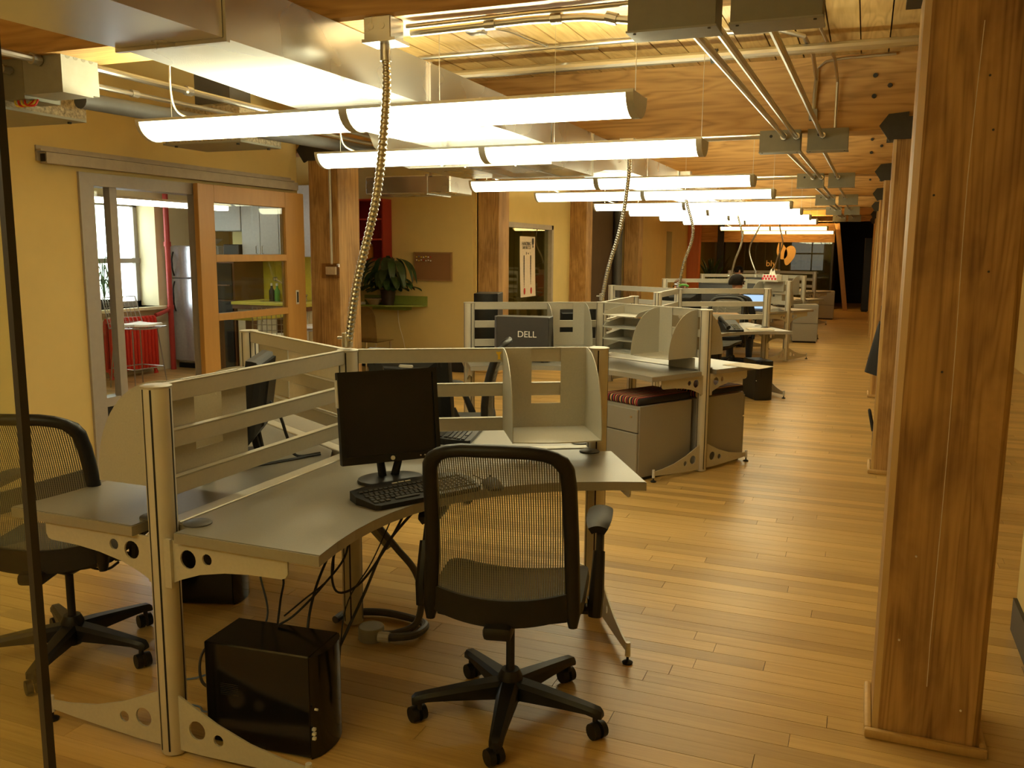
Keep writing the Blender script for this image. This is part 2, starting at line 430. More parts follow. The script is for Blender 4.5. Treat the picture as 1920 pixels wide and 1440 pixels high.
def smoothpath(pts, n=6):
    """Catmull-Rom through points"""
    P = [Vector(p) for p in pts]; P = [P[0]*2-P[1]] + P + [P[-1]*2-P[-2]]; out = []
    for i in range(1, len(P)-2):
        for k in range(n):
            t = k/n; a, b, c, d = P[i-1], P[i], P[i+1], P[i+2]
            out.append(0.5*((b*2) + (c-a)*t + (a*2-b*5+c*4-d)*t*t + (b*3-a-c*3+d)*t**3))
    out.append(P[-2]); return out
# ================================================================== the room
ZB = 2.38      # underside of the beams
ZC = 2.88      # underside of the plank deck
BEAMS = [2.9, 6.6, 10.2, 13.9, 17.5, 21.2, 24.8]
XW = -4.62     # face of the left wall
# ---- floor: dark sub-floor, maple strips on it
b = NB(); box(b, -9.2, 2.2, -1.7, 30.6, -0.08, -0.010)
floor = struct('floor', b, 'floor_gap', label='maple strip floor running the length of the office')
SW = 0.083
unit = NB(); box(unit, 0, 1, 0, 1, -1, 0)
plank_o = obj('floor_strip', unit, 'floor_maple', floor, False); plank_me = plank_o.data
bpy.data.objects.remove(plank_o)
def frac_visible(x0, x1, y):     # is any of the strip inside the camera's horizontal field
    for x in (x0, (x0+x1)/2, x1):
        c = cam.matrix_world.inverted() @ Vector((x, y, 0))
        if c.z < -0.1 and abs(c.x/-c.z) < 0.62 and c.y/-c.z > -0.47: return True
    return False
far = NB(); rng = random.Random(3); nnear = 0
row = 0; y = -1.6
while y < 30.4:
    x = -9.1 - rng.random()*1.5
    while x < 2.1:
        L = rng.uniform(0.55, 2.1)
        x0, x1 = max(x, -9.1), min(x+L, 2.1); x += L
        if x1-x0 < 0.03: continue
        z = rng.uniform(-0.0008, 0.0)
        if 1.7 < y < 6.6 and x1 > -4.6 and x0 < 0.9 and nnear < 290 and frac_visible(x0, x1, y):
            o = bpy.data.objects.new('floor_strip', plank_me); COL.objects.link(o); o.parent = floor
            o.location = (x0+0.001, y+0.001, z); o.scale = (x1-x0-0.002, SW-0.002, 0.009); nnear += 1
        else:
            box(far, x0+0.001, x1-0.001, y+0.001, y+SW-0.001, -0.009, z)
    y += SW
o = obj('floor_strips', far, 'floor_maple_far', floor, False); o['kind'] = 'stuff'
# ---- ceiling deck planks between the beams
b = NB(); box(b, -9.2, 2.2, -1.7, 30.6, ZC+0.03, ZC+0.15)
ceiling = struct('ceiling', b, 'floor_gap', label='heavy timber plank ceiling above the beams')
PW = 0.185
unit = NB(); box(unit, 0, 1, 0, 1, 0, 1)
po = obj('ceiling_plank', unit, 'deck_plank', ceiling, False); pm = po.data; bpy.data.objects.remove(po)
spans = [(-1.6, 3.05), (3.05, 6.75), (6.75, 10.35), (10.35, 14.05), (14.05, 17.65), (17.65, 21.35), (21.35, 24.95), (24.95, 30.4)]
farp = NB(); rng = random.Random(5)
for si, (y0, y1) in enumerate(spans):
    x = -9.1 + rng.random()*0.1
    while x < 2.1:
        w = PW*rng.uniform(0.92, 1.08); z = rng.uniform(-0.004, 0.003)
        if si in (0, 1, 2) and x > -5.0 and x < 0.9:
            o = bpy.data.objects.new('ceiling_plank', pm); COL.objects.link(o); o.parent = ceiling
            o.location = (x+0.004, y0, ZC+z); o.scale = (w-0.008, y1-y0, 0.04)
        else:
            box(farp, x+0.004, x+w-0.004, y0, y1, ZC+z, ZC+0.04)
        x += w
o = obj('ceiling_planks', farp, 'deck_plank_far', ceiling, False); o['kind'] = 'stuff'
# ---- beams
ords = ['nearest', 'second', 'third', 'fourth', 'fifth', 'sixth', 'farthest']
for k, yb in enumerate(BEAMS):
    b = NB(); box(b, -9.0, 2.0, yb, yb+0.30, ZB, ZC+0.012, bev=0.012, seg=1)
    o = struct('trim_%d' % (k+1), b, 'fir_beam', label='%s heavy fir ceiling beam across the office' % ords[k])
    if 0 < k < 4:
        for bx_, bz_ in ((-0.02, 2.735), (-0.02, 2.60), (0.075, 2.665)):
            q = NB(); cyl(q, (bx_, yb+0.004, bz_), (bx_, yb-0.018, bz_), 0.017, 0.013, 8)
            obj('bolt', q, 'iron_bracket', o)
# ---- columns
def column(x0, y0, label, cat='column', mat='fir_column', w=0.31, d=0.33, trim=True, plate_dir=0, chamfer=True, ztop=2.33):
    t = thing('timber_column', label, cat, (x0, y0, 0))
    c = 0.018 if chamfer else 0.004
    b = NB(); prism(b, [(c,0),(w-c,0),(w,c),(w,d-c),(w-c,d),(c,d),(0,d-c),(0,c)], 0.0, ztop)
    obj('shaft', b, mat, t, False)
    if chamfer:
        b = NB(); prism(b, [(c-0.0006,-0.0009),(-0.0009,c-0.0006),(0.003,c+0.002),(c+0.002,0.003)], 0.02, ztop); obj('chamfer', b, 'chamfer_wood', t, False)
    if trim:
        s = 0.024
        for q in (((-s, w+s), (-s, 0)), ((-s, 0), (0, d)), ((w, w+s), (0, d))):
            b = NB(); box(b, q[0][0], q[0][1], q[1][0], q[1][1], 0.0, 0.032, bev=0.009, seg=2); obj('base_trim', b, 'chamfer_wood', t)
    if plate_dir:
        b = NB()
        P = [(-0.10, 2.40), (-0.045, 2.475), (0.08, 2.485), (0.08, 2.455), (w+0.02, 2.455), (w+0.02, 2.31), (0.0, 2.31), (-0.03, 2.295)]
        plate(b, P, [], 0.02, T(0, -0.012, 0)); obj('cap_bracket', b, 'iron_bracket', t, False)
        b = NB(); box(b, -0.045, w+0.02, -0.01, d, 2.325, 2.345); obj('cap_plate', b, 'iron_bracket', t, False)
    return t
near_names = ['nearest rough-sawn fir column at the right edge, nail-marked with a long pale crack', 'second fir column along the right of the aisle',
              'third fir column along the right of the aisle', 'fourth fir column along the right aisle', 'fifth fir column along the right aisle', 'sixth fir column along the right aisle', 'farthest fir column of the right aisle row']
for k, yb in enumerate(BEAMS):
    t = column(0.112 if k < 1 else 0.125, yb-0.01, near_names[k], plate_dir=1)
    if k == 0:   # pale split and nails on the nearest one
        b = NB(); tube(b, smoothpath([(0.155,-0.0005,2.2),(0.145,-0.0005,1.75),(0.15,-0.0005,1.3),(0.152,-0.0005,0.9),(0.149,-0.0005,0.42),(0.15,-0.0005,0.2)], 4), 0.0011, 4); obj('crack', b, 'paper_white', t)
        for nx, nz in ((0.06,1.72),(0.09,0.62),(0.06,0.34),(0.2,1.9),(0.22,1.5),(0.25,0.14),(0.18,2.05),(0.12,1.2)):
            b = NB(); cyl(b, (nx,0.002,nz), (nx,-0.004,nz), 0.004, 0.003, 6); obj('nail', b, 'paper_white' if nz < 1 else 'iron_bracket', t)
left_names = {1: 'fir column beside the wooden sliding door, thin conduit down its face', 2: 'fir column at the right end of the corkboard wall', 3: 'fir column right of the glass door with the thermometer poster', 4: 'narrow-looking fir column before the plain yellow far wall'}
for k in (1, 2, 3, 4):
    column(-4.57, BEAMS[k], left_names[k], w=0.30, d=0.34, chamfer=False, plate_dir=1 if k == 1 else 0, ztop=2.375)
column(-4.60, 24.45, 'orange-red painted column at the far left', mat='orange_column', w=0.32, d=0.32, trim=False, chamfer=False, ztop=2.375)
# ---- left wall with the kitchen door opening (Y 4.23 .. 5.30)
def wallbox(name, boxes, mat, label):
    b = NB()
    for q in boxes: box(b, *q)
    return struct(name, b, mat, label=label)
wallbox('wall_left', [(XW-0.13, XW, -1.7, 4.23, 0, ZC+0.03), (XW-0.13, XW, 6.42, 6.5, 0, ZC+0.03), (XW-0.13, XW, 4.23, 6.42, 1.99, ZC+0.03)], 'yellow_paint', 'yellow painted left wall with the kitchen doorway')
wallbox('baseboard_left', [(XW, XW+0.014, -1.6, 4.23, 0.001, 0.13)], 'baseboard_black', 'black baseboard of the left wall')
wallbox('wall_alcove', [(-8.5, -4.58, 10.1, 10.2, 0, ZC+0.03)], 'yellow_paint', 'yellow wall behind the plant, with corkboard and red shelf')
wallbox('baseboard_alcove', [(-8.3, -4.6, 10.086, 10.1, 0.001, 0.13)], 'baseboard_black', 'black baseboard under the corkboard wall')
wallbox('wall_kitchen', [(-7.38, -5.85, 9.0, 9.12, 0, ZC+0.03)], 'pale_yellow_paint', 'kitchen back wall behind the cabinets')
wallbox('wall_kitchen_window', [(-8.75, -8.35, 2.6, 7.3, 0, ZC+0.03), (-8.75, -8.35, 8.72, 10.2, 0, ZC+0.03), (-8.75, -8.35, 7.3, 8.72, 0, 0.82), (-8.75, -8.35, 7.3, 8.72, 2.12, ZC+0.03)], 'cream_paint', 'kitchen outer wall around the window')
wallbox('wall_kitchen_near', [(-8.75, XW-0.13, 2.5, 2.6, 0, ZC+0.03)], 'pale_yellow_paint', 'near wall of the kitchen')
# middle left: glazed office, dark room, plain wall
wallbox('wall_left_middle', [(-4.68, -4.55, 10.52, 13.05, 1.93, ZC+0.03), (-4.68, -4.55, 13.05, 13.92, 0, ZC+0.03), (-4.68, -4.55, 10.2, 10.62, 0, ZC+0.03)], 'pale_yellow_paint', 'pale yellow wall around the glass door with the poster')
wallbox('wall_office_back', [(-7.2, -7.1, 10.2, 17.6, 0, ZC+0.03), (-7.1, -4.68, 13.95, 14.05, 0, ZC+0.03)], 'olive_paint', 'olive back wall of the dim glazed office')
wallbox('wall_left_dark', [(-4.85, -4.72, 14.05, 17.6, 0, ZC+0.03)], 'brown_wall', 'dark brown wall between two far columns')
wallbox('wall_left_far', [(-4.75, -4.60, 17.6, 21.7, 0, ZC+0.03), (-4.75, -4.60, 22.36, 30.6, 0, ZC+0.03), (-4.75, -4.60, 21.7, 22.36, 2.05, ZC+0.03)], 'pale_yellow_paint', 'pale yellow far left wall with a dark doorway')
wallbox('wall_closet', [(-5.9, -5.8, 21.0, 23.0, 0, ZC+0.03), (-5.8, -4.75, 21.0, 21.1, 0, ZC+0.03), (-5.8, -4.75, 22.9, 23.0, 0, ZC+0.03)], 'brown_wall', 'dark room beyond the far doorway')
# right side, back and end
wallbox('wall_right', [(0.67, 0.80, -1.7, 4.0, 0, ZC+0.03)], 'yellow_paint', 'yellow wall at the right edge behind the nearest column')
wallbox('baseboard_right', [(0.655, 0.67, -1.6, 3.99, 0.001, 0.14)], 'baseboard_black', 'black baseboard at the right edge')
wallbox('wall_right_far', [(2.0, 2.1, 3.9, 30.6, 0, ZC+0.03), (0.80, 2.0, 3.9, 4.0, 0, ZC+0.03)], 'yellow_paint', 'far right wall beyond the columns')
wallbox('wall_back', [(-9.2, 2.1, -1.7, -1.6, 0, ZC+0.03)], 'yellow_paint', 'wall behind the viewer')
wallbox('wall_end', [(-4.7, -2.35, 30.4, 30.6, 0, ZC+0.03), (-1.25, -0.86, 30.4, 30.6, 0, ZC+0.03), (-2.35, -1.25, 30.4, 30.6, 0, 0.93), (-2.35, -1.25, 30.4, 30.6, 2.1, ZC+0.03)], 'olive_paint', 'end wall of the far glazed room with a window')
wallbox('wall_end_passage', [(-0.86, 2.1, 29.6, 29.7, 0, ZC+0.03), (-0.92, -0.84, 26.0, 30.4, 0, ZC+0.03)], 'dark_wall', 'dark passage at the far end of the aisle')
b = NB(); box(b, 0.672, 0.68, 3.98, 4.0, 0.0, 0.2)
b.free()
# small outlet on the right wall edge
t = thing('wall_outlet', 'small dark outlet box low on the right wall end', 'outlet', (0.655, 3.97, 0.3)); 
b = NB(); box(b, -0.012, 0.015, -0.03, 0.03, 0.47, 0.53, bev=0.004); obj('body', b, 'black_plastic', t)
# kitchen window (sashes set deep in the wall)
b = NB(); box(b, -8.70, -8.64, 7.3, 7.36, 0.82, 2.12); box(b, -8.70, -8.64, 8.66, 8.72, 0.82, 2.12); box(b, -8.70, -8.64, 7.3, 8.72, 0.82, 0.88); box(b, -8.70, -8.64, 7.3, 8.72, 2.06, 2.12)
box(b, -8.70, -8.62, 7.3, 8.72, 1.36, 1.42); box(b, -8.70, -8.63, 7.92, 8.02, 0.82, 2.12)
win = struct('window_1', b, 'frame_grey', label='kitchen sash window glowing with daylight')
b = NB(); box(b, -8.675, -8.669, 7.36, 8.66, 0.88, 2.06); obj('pane', b, 'clear_glass', win, False)
b = NB(); box(b, -8.64, -8.26, 7.2, 8.82, 0.785, 0.82); struct('window_sill', b, 'cream_paint', win)
b = NB(); box(b, -2.35, -1.25, 30.46, 30.5, 0.93, 0.99); box(b, -2.35, -1.25, 30.46, 30.5, 2.04, 2.1); box(b, -2.35, -2.3, 30.46, 30.5, 0.93, 2.1); box(b, -1.3, -1.25, 30.46, 30.5, 0.93, 2.1); box(b, -1.68, -1.64, 30.46, 30.5, 0.93, 2.1); box(b, -2.35, -1.25, 30.46, 30.5, 1.5, 1.55)
win2 = struct('window_2', b, 'frame_grey', label='bright window seen through the far glass wall')
b = NB(); box(b, -2.3, -1.3, 30.475, 30.48, 0.99, 2.04); obj('pane', b, 'dusky_glass', win2, False)
# ---- door frame in the left wall: aluminium jambs, sidelight mullion, dark kick panel
b = NB()
box(b, XW-0.14, XW+0.018, 4.19, 4.30, 0.001, 1.94); box(b, XW-0.05, XW+0.018, 5.21, 5.32, 0.001, 1.94)
box(b, XW-0.14, XW+0.018, 4.19, 5.32, 1.94, 2.02)
fr = struct('door_1', b, 'frame_grey', label='grey metal door frame of the kitchen doorway')
b = NB(); box(b, XW-0.06, XW-0.005, 4.445, 4.505, 0.5, 1.94); obj('mullion', b, 'frame_grey', fr, False)
b = NB(); box(b, XW-0.11, XW-0.01, 4.31, 4.51, 0.50, 0.56); obj('sidelight_rail', b, 'frame_grey', fr, False)
b = NB(); box(b, XW-0.11, XW-0.01, 4.31, 4.51, 0.40, 0.43); obj('sidelight_rail', b, 'frame_grey', fr, False)
b = NB(); box(b, XW-0.09, XW-0.03, 4.31, 4.51, 0.001, 0.50); obj('kick_panel', b, 'black_plastic', fr, False)
b = NB(); box(b, XW-0.065, XW-0.058, 4.31, 4.44, 0.56, 1.94); obj('pane', b, 'clear_glass', fr, False)
# ---- wooden sliding door with glass lights, and its track
t = thing('sliding_door', 'maple sliding door with clear glass panes hanging from a grey track', 'door', (XW+0.055, 5.18, 0.02))
def dbox(nm, y0, y1, z0, z1, m='door_maple', x0=-0.022, x1=0.022):
    b = NB(); box(b, x0, x1, y0, y1, z0, z1, bev=0.003, seg=1); return obj(nm, b, m, t)
DW, DH = 1.30, 2.0
dbox('stile', 0, 0.17, 0, DH); dbox('stile', DW-0.26, DW, 0, DH)
dbox('rail', 0.17, DW-0.26, DH-0.13, DH); dbox('rail', 0.17, DW-0.26, 0, 0.2)
for z in (1.43, 0.985, 0.55): dbox('rail', 0.17, DW-0.26, z, z+0.055)
for z0, z1 in ((1.485, DH-0.13), (1.04, 1.43), (0.605, 0.985), (0.2, 0.55)):
    dbox('glass_pane', 0.17, DW-0.26, z0, z1, 'clear_glass', -0.003, 0.003)
b = NB(); box(b, 0.0225, 0.028, DW-0.15, DW-0.11, 1.06, 1.18, bev=0.004); pl = obj('pull', b, 'silver_plastic', t)
b = NB(); box(b, 0.028, 0.0292, DW-0.142, DW-0.118, 1.075, 1.165); obj('pull_recess', b, 'charcoal_plastic', pl)
t = thing('door_track', 'long grey metal sliding-door track above the doorway', 'track', (XW, 3.9, 2.03))
b = NB(); box(b, 0.0, 0.012, 0, 2.5, 0.03, 0.12); box(b, 0.0, 0.05, 0, 2.5, 0.085, 0.097); obj('cover', b, 'track_grey', t, False)
b = NB(); box(b, 0.015, 0.07, 0.02, 2.52, 0.015, 0.08); obj('rail', b, 'track_grey', t, False)
b = NB(); box(b, 0.025, 0.06, 0.014, 0.02, 0.025, 0.07); obj('rail_end', b, 'black_plastic', t, False)
# ---- glazed office on the left (door glass + frame)
b = NB(); box(b, -4.66, -4.54, 10.62, 13.05, 1.87, 1.94); box(b, -4.66, -4.54, 12.98, 13.06, 0.001, 1.94); box(b, -4.66, -4.54, 10.6, 10.66, 0.001, 1.94)
fr2 = struct('door_2', b, 'track_grey', label='thin grey frame of the glazed office door')
b = NB(); box(b, -4.61, -4.60, 10.66, 11.55, 0.02, 1.87); obj('pane', b, 'tinted_glass', fr2, False)
b = NB(); box(b, -4.61, -4.60, 11.56, 12.98, 0.02, 1.87); obj('pane', b, 'tinted_glass', fr2, False)
t = thing('office_lamp', 'warm ceiling lamp inside the dim glazed office', 'light', (-6.0, 12.3, 2.2))
b = NB(); box(b, -0.12, 0.12, -0.5, 0.5, 0.0, 0.05, None, 0.015, 2); obj('diffuser', b, emit('office_lens', (1.0, 0.78, 0.36), 9.0), t)
b = NB(); box(b, -0.13, 0.13, -0.52, 0.52, 0.05, 0.08); obj('housing', b, 'rail_paint', t, False)
b = NB(); cyl(b, (0,0,0.08), (0,0,ZC-2.2), 0.01, None, 6); obj('stem', b, 'rail_paint', t)
# ---- far glass front with orange header
b = NB(); box(b, -4.6, -0.84, 25.9, 26.05, 1.84, 2.36)
st = struct('trim_8', b, 'fir_beam', label='orange timber header above the far glass wall')
b = NB()
for x in (-4.58, -3.98, -2.3, -0.9): box(b, x, x+0.05, 25.95, 26.0, 0.001, 1.84)
box(b, -4.55, -0.88, 25.95, 26.0, 0.001, 0.06)
fr3 = struct('door_3', b, 'iron_bracket', label='dark thin frame of the far glass wall')
for x0, x1 in ((-4.53, -3.98), (-3.93, -2.3), (-2.25, -0.9)):
    b = NB(); box(b, x0, x1, 25.97, 25.98, 0.06, 1.84); obj('pane', b, 'tinted_glass', fr3, False)
# ================================================================== overhead services
def pipe(name, label, pts, r, mat='steel_pipe', cat='pipe', clips=(), group=None, seg=10, corner=0):
    t = thing(name, label, cat, (0,0,0), 0, group)
    b = NB(); tube(b, pts, r, seg); obj('tube', b, mat, t)
    for c, ax in clips:
        q = NB(); c = Vector(c); ax = Vector(ax).normalized()
        cyl(q, c-ax*0.02, c+ax*0.02, r*1.45, None, 10); obj('coupling', q, 'iron_bracket' if r > 0.02 else 'galvanized', t)
    return t
# ---- main rectangular duct (under the beams), with sections and seams
t = thing('air_duct', 'large galvanized rectangular air duct running under the beams', 'duct', (0, 0, 0))
XR, XL, XL2 = -1.86, -2.28, -2.62
ZT = ZB-0.004
def duct_section(nm, secs, m='galvanized'):
    """secs: list of (y, xl, xr, zb, zt)"""
    b = NB(); R_ = []
    for y, xl, xr, zb, zt in secs: R_.append([b.verts.new(p) for p in ((xl,y,zb),(xr,y,zb),(xr,y,zt),(xl,y,zt))])
    for i in range(len(R_)-1):
        for k in range(4): b.faces.new((R_[i][k], R_[i][(k+1)%4], R_[i+1][(k+1)%4], R_[i+1][k]))
    b.faces.new(R_[0]); b.faces.new(R_[-1][::-1])
    return obj(nm, b, m, t, True, 20)
duct_section('duct_section', [(0.35, XL-0.1, XR+0.02, 2.185, ZT), (1.3, XL-0.04, XR+0.01, 2.18, ZT), (2.26, XL, XR, 2.185, ZT)])
duct_section('duct_section', [(2.28, XL, XR, 2.185, ZT), (3.2, XL-0.16, XR, 2.19, ZT), (3.62, XL2+0.12, XR, 2.192, ZT)])
duct_section('duct_section', [(3.64, XL2+0.12, XR, 2.192, ZT), (4.25, XL2, XR, 2.195, ZT), (5.27, XL2, XR, 2.20, ZT)])
duct_section('duct_section', [(6.17, XL2, XR, 2.10, ZT), (6.5, XL2, XR, 2.15, ZT), (7.1, XL-0.1, XR, 2.2, ZT)])
duct_section('duct_section', [(7.12, XL-0.1, XR, 2.2, ZT), (9.2, XL-0.1, XR, 2.21, ZT)])
duct_section('duct_section', [(9.22, XL-0.1, XR, 2.21, ZT), (20.8, XL-0.1, XR, 2.22, ZT)])
for yy, xl, xr, zb in ((2.27, XL, XR, 2.185), (3.63, XL2+0.12, XR, 2.192), (6.16, XL2, XR, 2.09), (7.11, XL-0.1, XR, 2.2), (9.21, XL-0.1, XR, 2.21)):
    b = NB(); box(b, xl-0.012, xr+0.012, yy-0.008, yy+0.008, zb-0.012, ZT); obj('flange', b, 'galvanized', t, False)
# lower plenum with a tapered left side, turning towards the wall
b = NB(); F_ = [(-3.22, 2.375), (-3.16, 2.24), (-3.02, 2.13), (-2.86, 2.085), (XR+0.004, 2.085), (XR+0.004, ZT+0.002)]
A = [b.verts.new((x, 5.28 + (0.0 if x > -2.9 else 0.06), z)) for x, z in F_]; B_ = [b.verts.new((x, 6.15, z)) for x, z in F_]
n = len(F_); b.faces.new(A[::-1]); b.faces.new(B_)
for i in range(n): b.faces.new((A[i], A[(i+1)%n], B_[(i+1)%n], B_[i]))
obj('plenum', b, 'galvanized', t, True, 40)
for x in (-2.45, -2.1):
    b = NB(); box(b, x, x+0.012, 5.27, 6.16, 2.078, 2.086); obj('seam', b, 'galvanized', t, False)
b = NB(); box(b, -2.62, -2.605, 5.268, 5.279, 2.09, 2.37); obj('seam', b, 'galvanized', t, False)
t = thing('branch_duct', 'short grey duct end above the red wall shelf', 'duct', (-4.6, 7.6, 2.085))
b = NB(); box(b, 0, 0.92, 0, 0.5, 0, 0.17, bev=0.01, seg=1); obj('duct_section', b, 'galvanized', t)
b = NB(); box(b, 0.66, 0.68, -0.01, 0.51, -0.01, 0.18); obj('flange', b, 'galvanized', t, False)
for x in (0.1, 0.7):
    b = NB(); box(b, x, x+0.03, 0.0, 0.003, 0.15, ZC-2.085); obj('hanger_strap', b, 'galvanized', t, False)
# ---- junction box pairs on the beams and the straight conduits between them
GB = 'grey junction boxes under the beams'
for k, yb in enumerate(BEAMS[:6]):
    for j, (x0, x1) in enumerate(((-0.75, -0.475), (-0.43, -0.165))):
        z0 = 2.245 if k else 2.235
        t = thing('junction_box', '%s grey junction box hung under the %s ceiling beam' % (('left', 'right')[j], ords[k]), 'junction box', (x0, yb-0.06, z0), 0, GB)
        w = x1-x0; h = 0.15 if k else 0.30; d = 0.13
        b = NB(); box(b, 0, w, 0, d, 0.004, h if k else 0.142); obj('body', b, 'box_grey_green', t, False)
        b = NB(); box(b, -0.004, w+0.004, -0.004, d+0.004, 0, 0.006); obj('bottom_cover', b, 'box_grey_light', t, False)
        if k == 0:
            b = NB(); box(b, 0, w, 0.0, 0.055, 0.142, h); obj('upper_body', b, 'box_grey_green', t, False)
        for sx in (0.02, w-0.02):
            b = NB(); cyl(b, (sx, 0.015, 0.0), (sx, 0.015, -0.003), 0.005, None, 8); obj('screw', b, 'iron_bracket', t)
        b = NB(); cyl(b, (w*0.28, 0.001, 0.11), (w*0.28, -0.002, 0.11), 0.011, None, 10); obj('knockout', b, 'black_plastic', t)
for k in range(5):
    y0, y1 = BEAMS[k]+0.075, BEAMS[k+1]-0.058
    names = ['leftmost', 'middle', 'rightmost']
    for j, x in enumerate((-0.60, -0.515, -0.345)):
        zz = 2.315
        pipe('conduit', '%s straight steel conduit between the %s and next pair of junction boxes' % (names[j], ords[k]), [(x, y0, zz-0.02), (x+ (0.02 if j==0 else 0.01), y1, zz+0.03)], 0.016 if j < 2 else 0.014, cat='conduit', clips=[((x, y0+0.03, zz-0.02), (0,1,0)), ((x+0.015, y1-0.03, zz+0.03), (0,1,0))])
# ---- pipes running across the first bay
pipe('sprinkler_pipe', 'thick grey pipe crossing the ceiling planks in the first bay', [(-3.2, 5.70, 2.745), (0.5, 5.725, 2.755)], 0.030, 'steel_pipe', clips=[((-0.95, 5.712, 2.75), (1,0,0))])
pipe('conduit', 'bright thin conduit fixed along the ceiling planks of the first bay', [(-2.95, 5.60, 2.855), (-1.0, 5.585, 2.855), (-0.55, 5.58, 2.84), (-0.42, 5.6, 2.80), (-0.39, 6.0, 2.78), (-0.39, 6.50, 2.72), (-0.40, 6.57, 2.62), (-0.40, 6.575, 2.50)], 0.014, 'steel_pipe', 'conduit', seg=8)
pipe('conduit', 'thin conduit bending across the planks and down to the right junction boxes', [(0.10, 4.55, 2.86), (-0.32, 4.52, 2.86), (-0.36, 4.6, 2.855), (-0.33, 5.6, 2.84), (-0.27, 6.3, 2.80), (-0.255, 6.55, 2.70), (-0.255, 6.56, 2.40)], 0.010, 'steel_pipe', 'conduit', seg=8)
pipe('conduit', 'thin conduit along the top of the second beam curving down behind the boxes', [(0.1, 6.575, 2.86), (-0.22, 6.575, 2.855), (-0.34, 6.575, 2.84), (-0.39, 6.575, 2.80), (-0.395, 6.575, 2.6)], 0.009, 'steel_pipe', 'conduit', seg=8)
b = NB(); box(b, -0.43, -0.375, 6.545, 6.6, 2.455, 2.53, bev=0.006); tag(obj('switch_box', b, 'box_grey_light'), 'small pale outlet box on the second beam above the junction boxes', 'junction box')
for k in range(1, 5):
    yb = BEAMS[k]
    pipe('conduit', 'bright conduit under the %s beam leading left from the junction boxes' % ords[k], [(-1.66, yb-0.045, 2.345), (-1.1, yb-0.045, 2.35), (-0.75, yb-0.03, 2.355)], 0.013, 'steel_pipe', 'conduit', seg=8)
pipe('conduit', 'pair-strapped bright conduit under the nearest beam at the top of the view', [(-1.62, 3.02, 2.345), (-1.15, 3.02, 2.352), (-0.95, 3.02, 2.345), (-0.75, 3.0, 2.31)], 0.014, 'steel_pipe', 'conduit', clips=[((-1.3, 3.02, 2.35), (1,0,0)), ((-1.05, 3.02, 2.349), (1,0,0)), ((-0.85, 3.01, 2.33), (1,0,-0.3))])
pipe('conduit', 'thin upper conduit under the nearest beam at the top of the view', [(-1.62, 2.985, 2.36), (-1.15, 2.985, 2.366), (-0.75, 2.985, 2.366)], 0.009, 'steel_pipe', 'conduit')
t = thing('cable_box', 'small octagon box with armoured cable on the ceiling planks of the first bay', 'junction box', (-2.2, 4.9, 2.80))
b = NB(); box(b, -0.055, 0.055, -0.045, 0.045, 0.0, 0.075, bev=0.012); obj('body', b, 'galvanized', t)
for sx, sy in ((-0.065, 0.0), (0.065, -0.02), (0.065, 0.025)):
    b = NB(); cyl(b, (sx-0.02, sy, 0.035), (sx+0.02, sy, 0.035), 0.014, None, 8); obj('connector', b, 'galvanized', t)
b = NB(); tube(b, smoothpath([(-0.08,0,0.035),(-0.25,-0.03,0.05),(-0.42,-0.1,0.06),(-0.6,-0.1,0.065)], 6), 0.008, 6); obj('cable', b, 'galvanized', t)
b = NB(); tube(b, smoothpath([(0.08,0.02,0.035),(0.13,0.2,0.05),(0.16,0.5,0.06),(0.25,0.78,0.06),(0.5,0.82,0.055)], 6), 0.008, 6); obj('cable', b, 'galvanized', t)
# ---- ceiling boxes with flexible metal conduits dropping to each desk hub
HUBS = [(-1.905, 2.99), (-1.92, 6.70), (-1.89, 9.62), (-1.89, 13.62), (-1.89, 16.9), (-1.89, 20.4)]
def flex(name, label, pts, r, pitch=0.019):
    t = thing(name, label, 'conduit', (0,0,0))
    path = smoothpath(pts, 24); out = [path[0]]; acc = 0
    # resample
    L = [0]
    for i in range(1, len(path)): L.append(L[-1]+(path[i]-path[i-1]).length)
    n = int(L[-1]/(pitch/4)); P = []; Rr = []; j = 0
    prof = [0.84, 1.0, 1.0, 0.84]
    for k in range(n+1):
        s = L[-1]*k/n
        while j < len(L)-2 and L[j+1] < s: j += 1
        f = (s-L[j])/max(1e-9, L[j+1]-L[j]); P.append(path[j].lerp(path[j+1], f)); Rr.append(r*prof[k % 4])
    b = NB(); tube(b, P, Rr, 10); obj('corrugated_tube', b, 'flex_steel', t, True, 50)
    e = path[-1]; b = NB(); cyl(b, e+Vector((0,0,0.0)), e+Vector((0,0,0.055)), r*1.25, None, 14); obj('collar', b, 'galvanized', t)
    b = NB(); cyl(b, e+Vector((-r*2.6,0,0.035)), e+Vector((-r*1.1,0,0.035)), r*0.3, None, 8); obj('clamp_screw', b, 'galvanized', t)
    e = path[0]; b = NB(); cyl(b, e-Vector((0,0,0.06)), e, r*1.2, None, 14); obj('collar', b, 'galvanized', t)
    return t
fl = ['nearest desk cluster', 'second desk cluster', 'third desk cluster', 'fourth desk cluster', 'fifth desk cluster', 'farthest desk cluster']
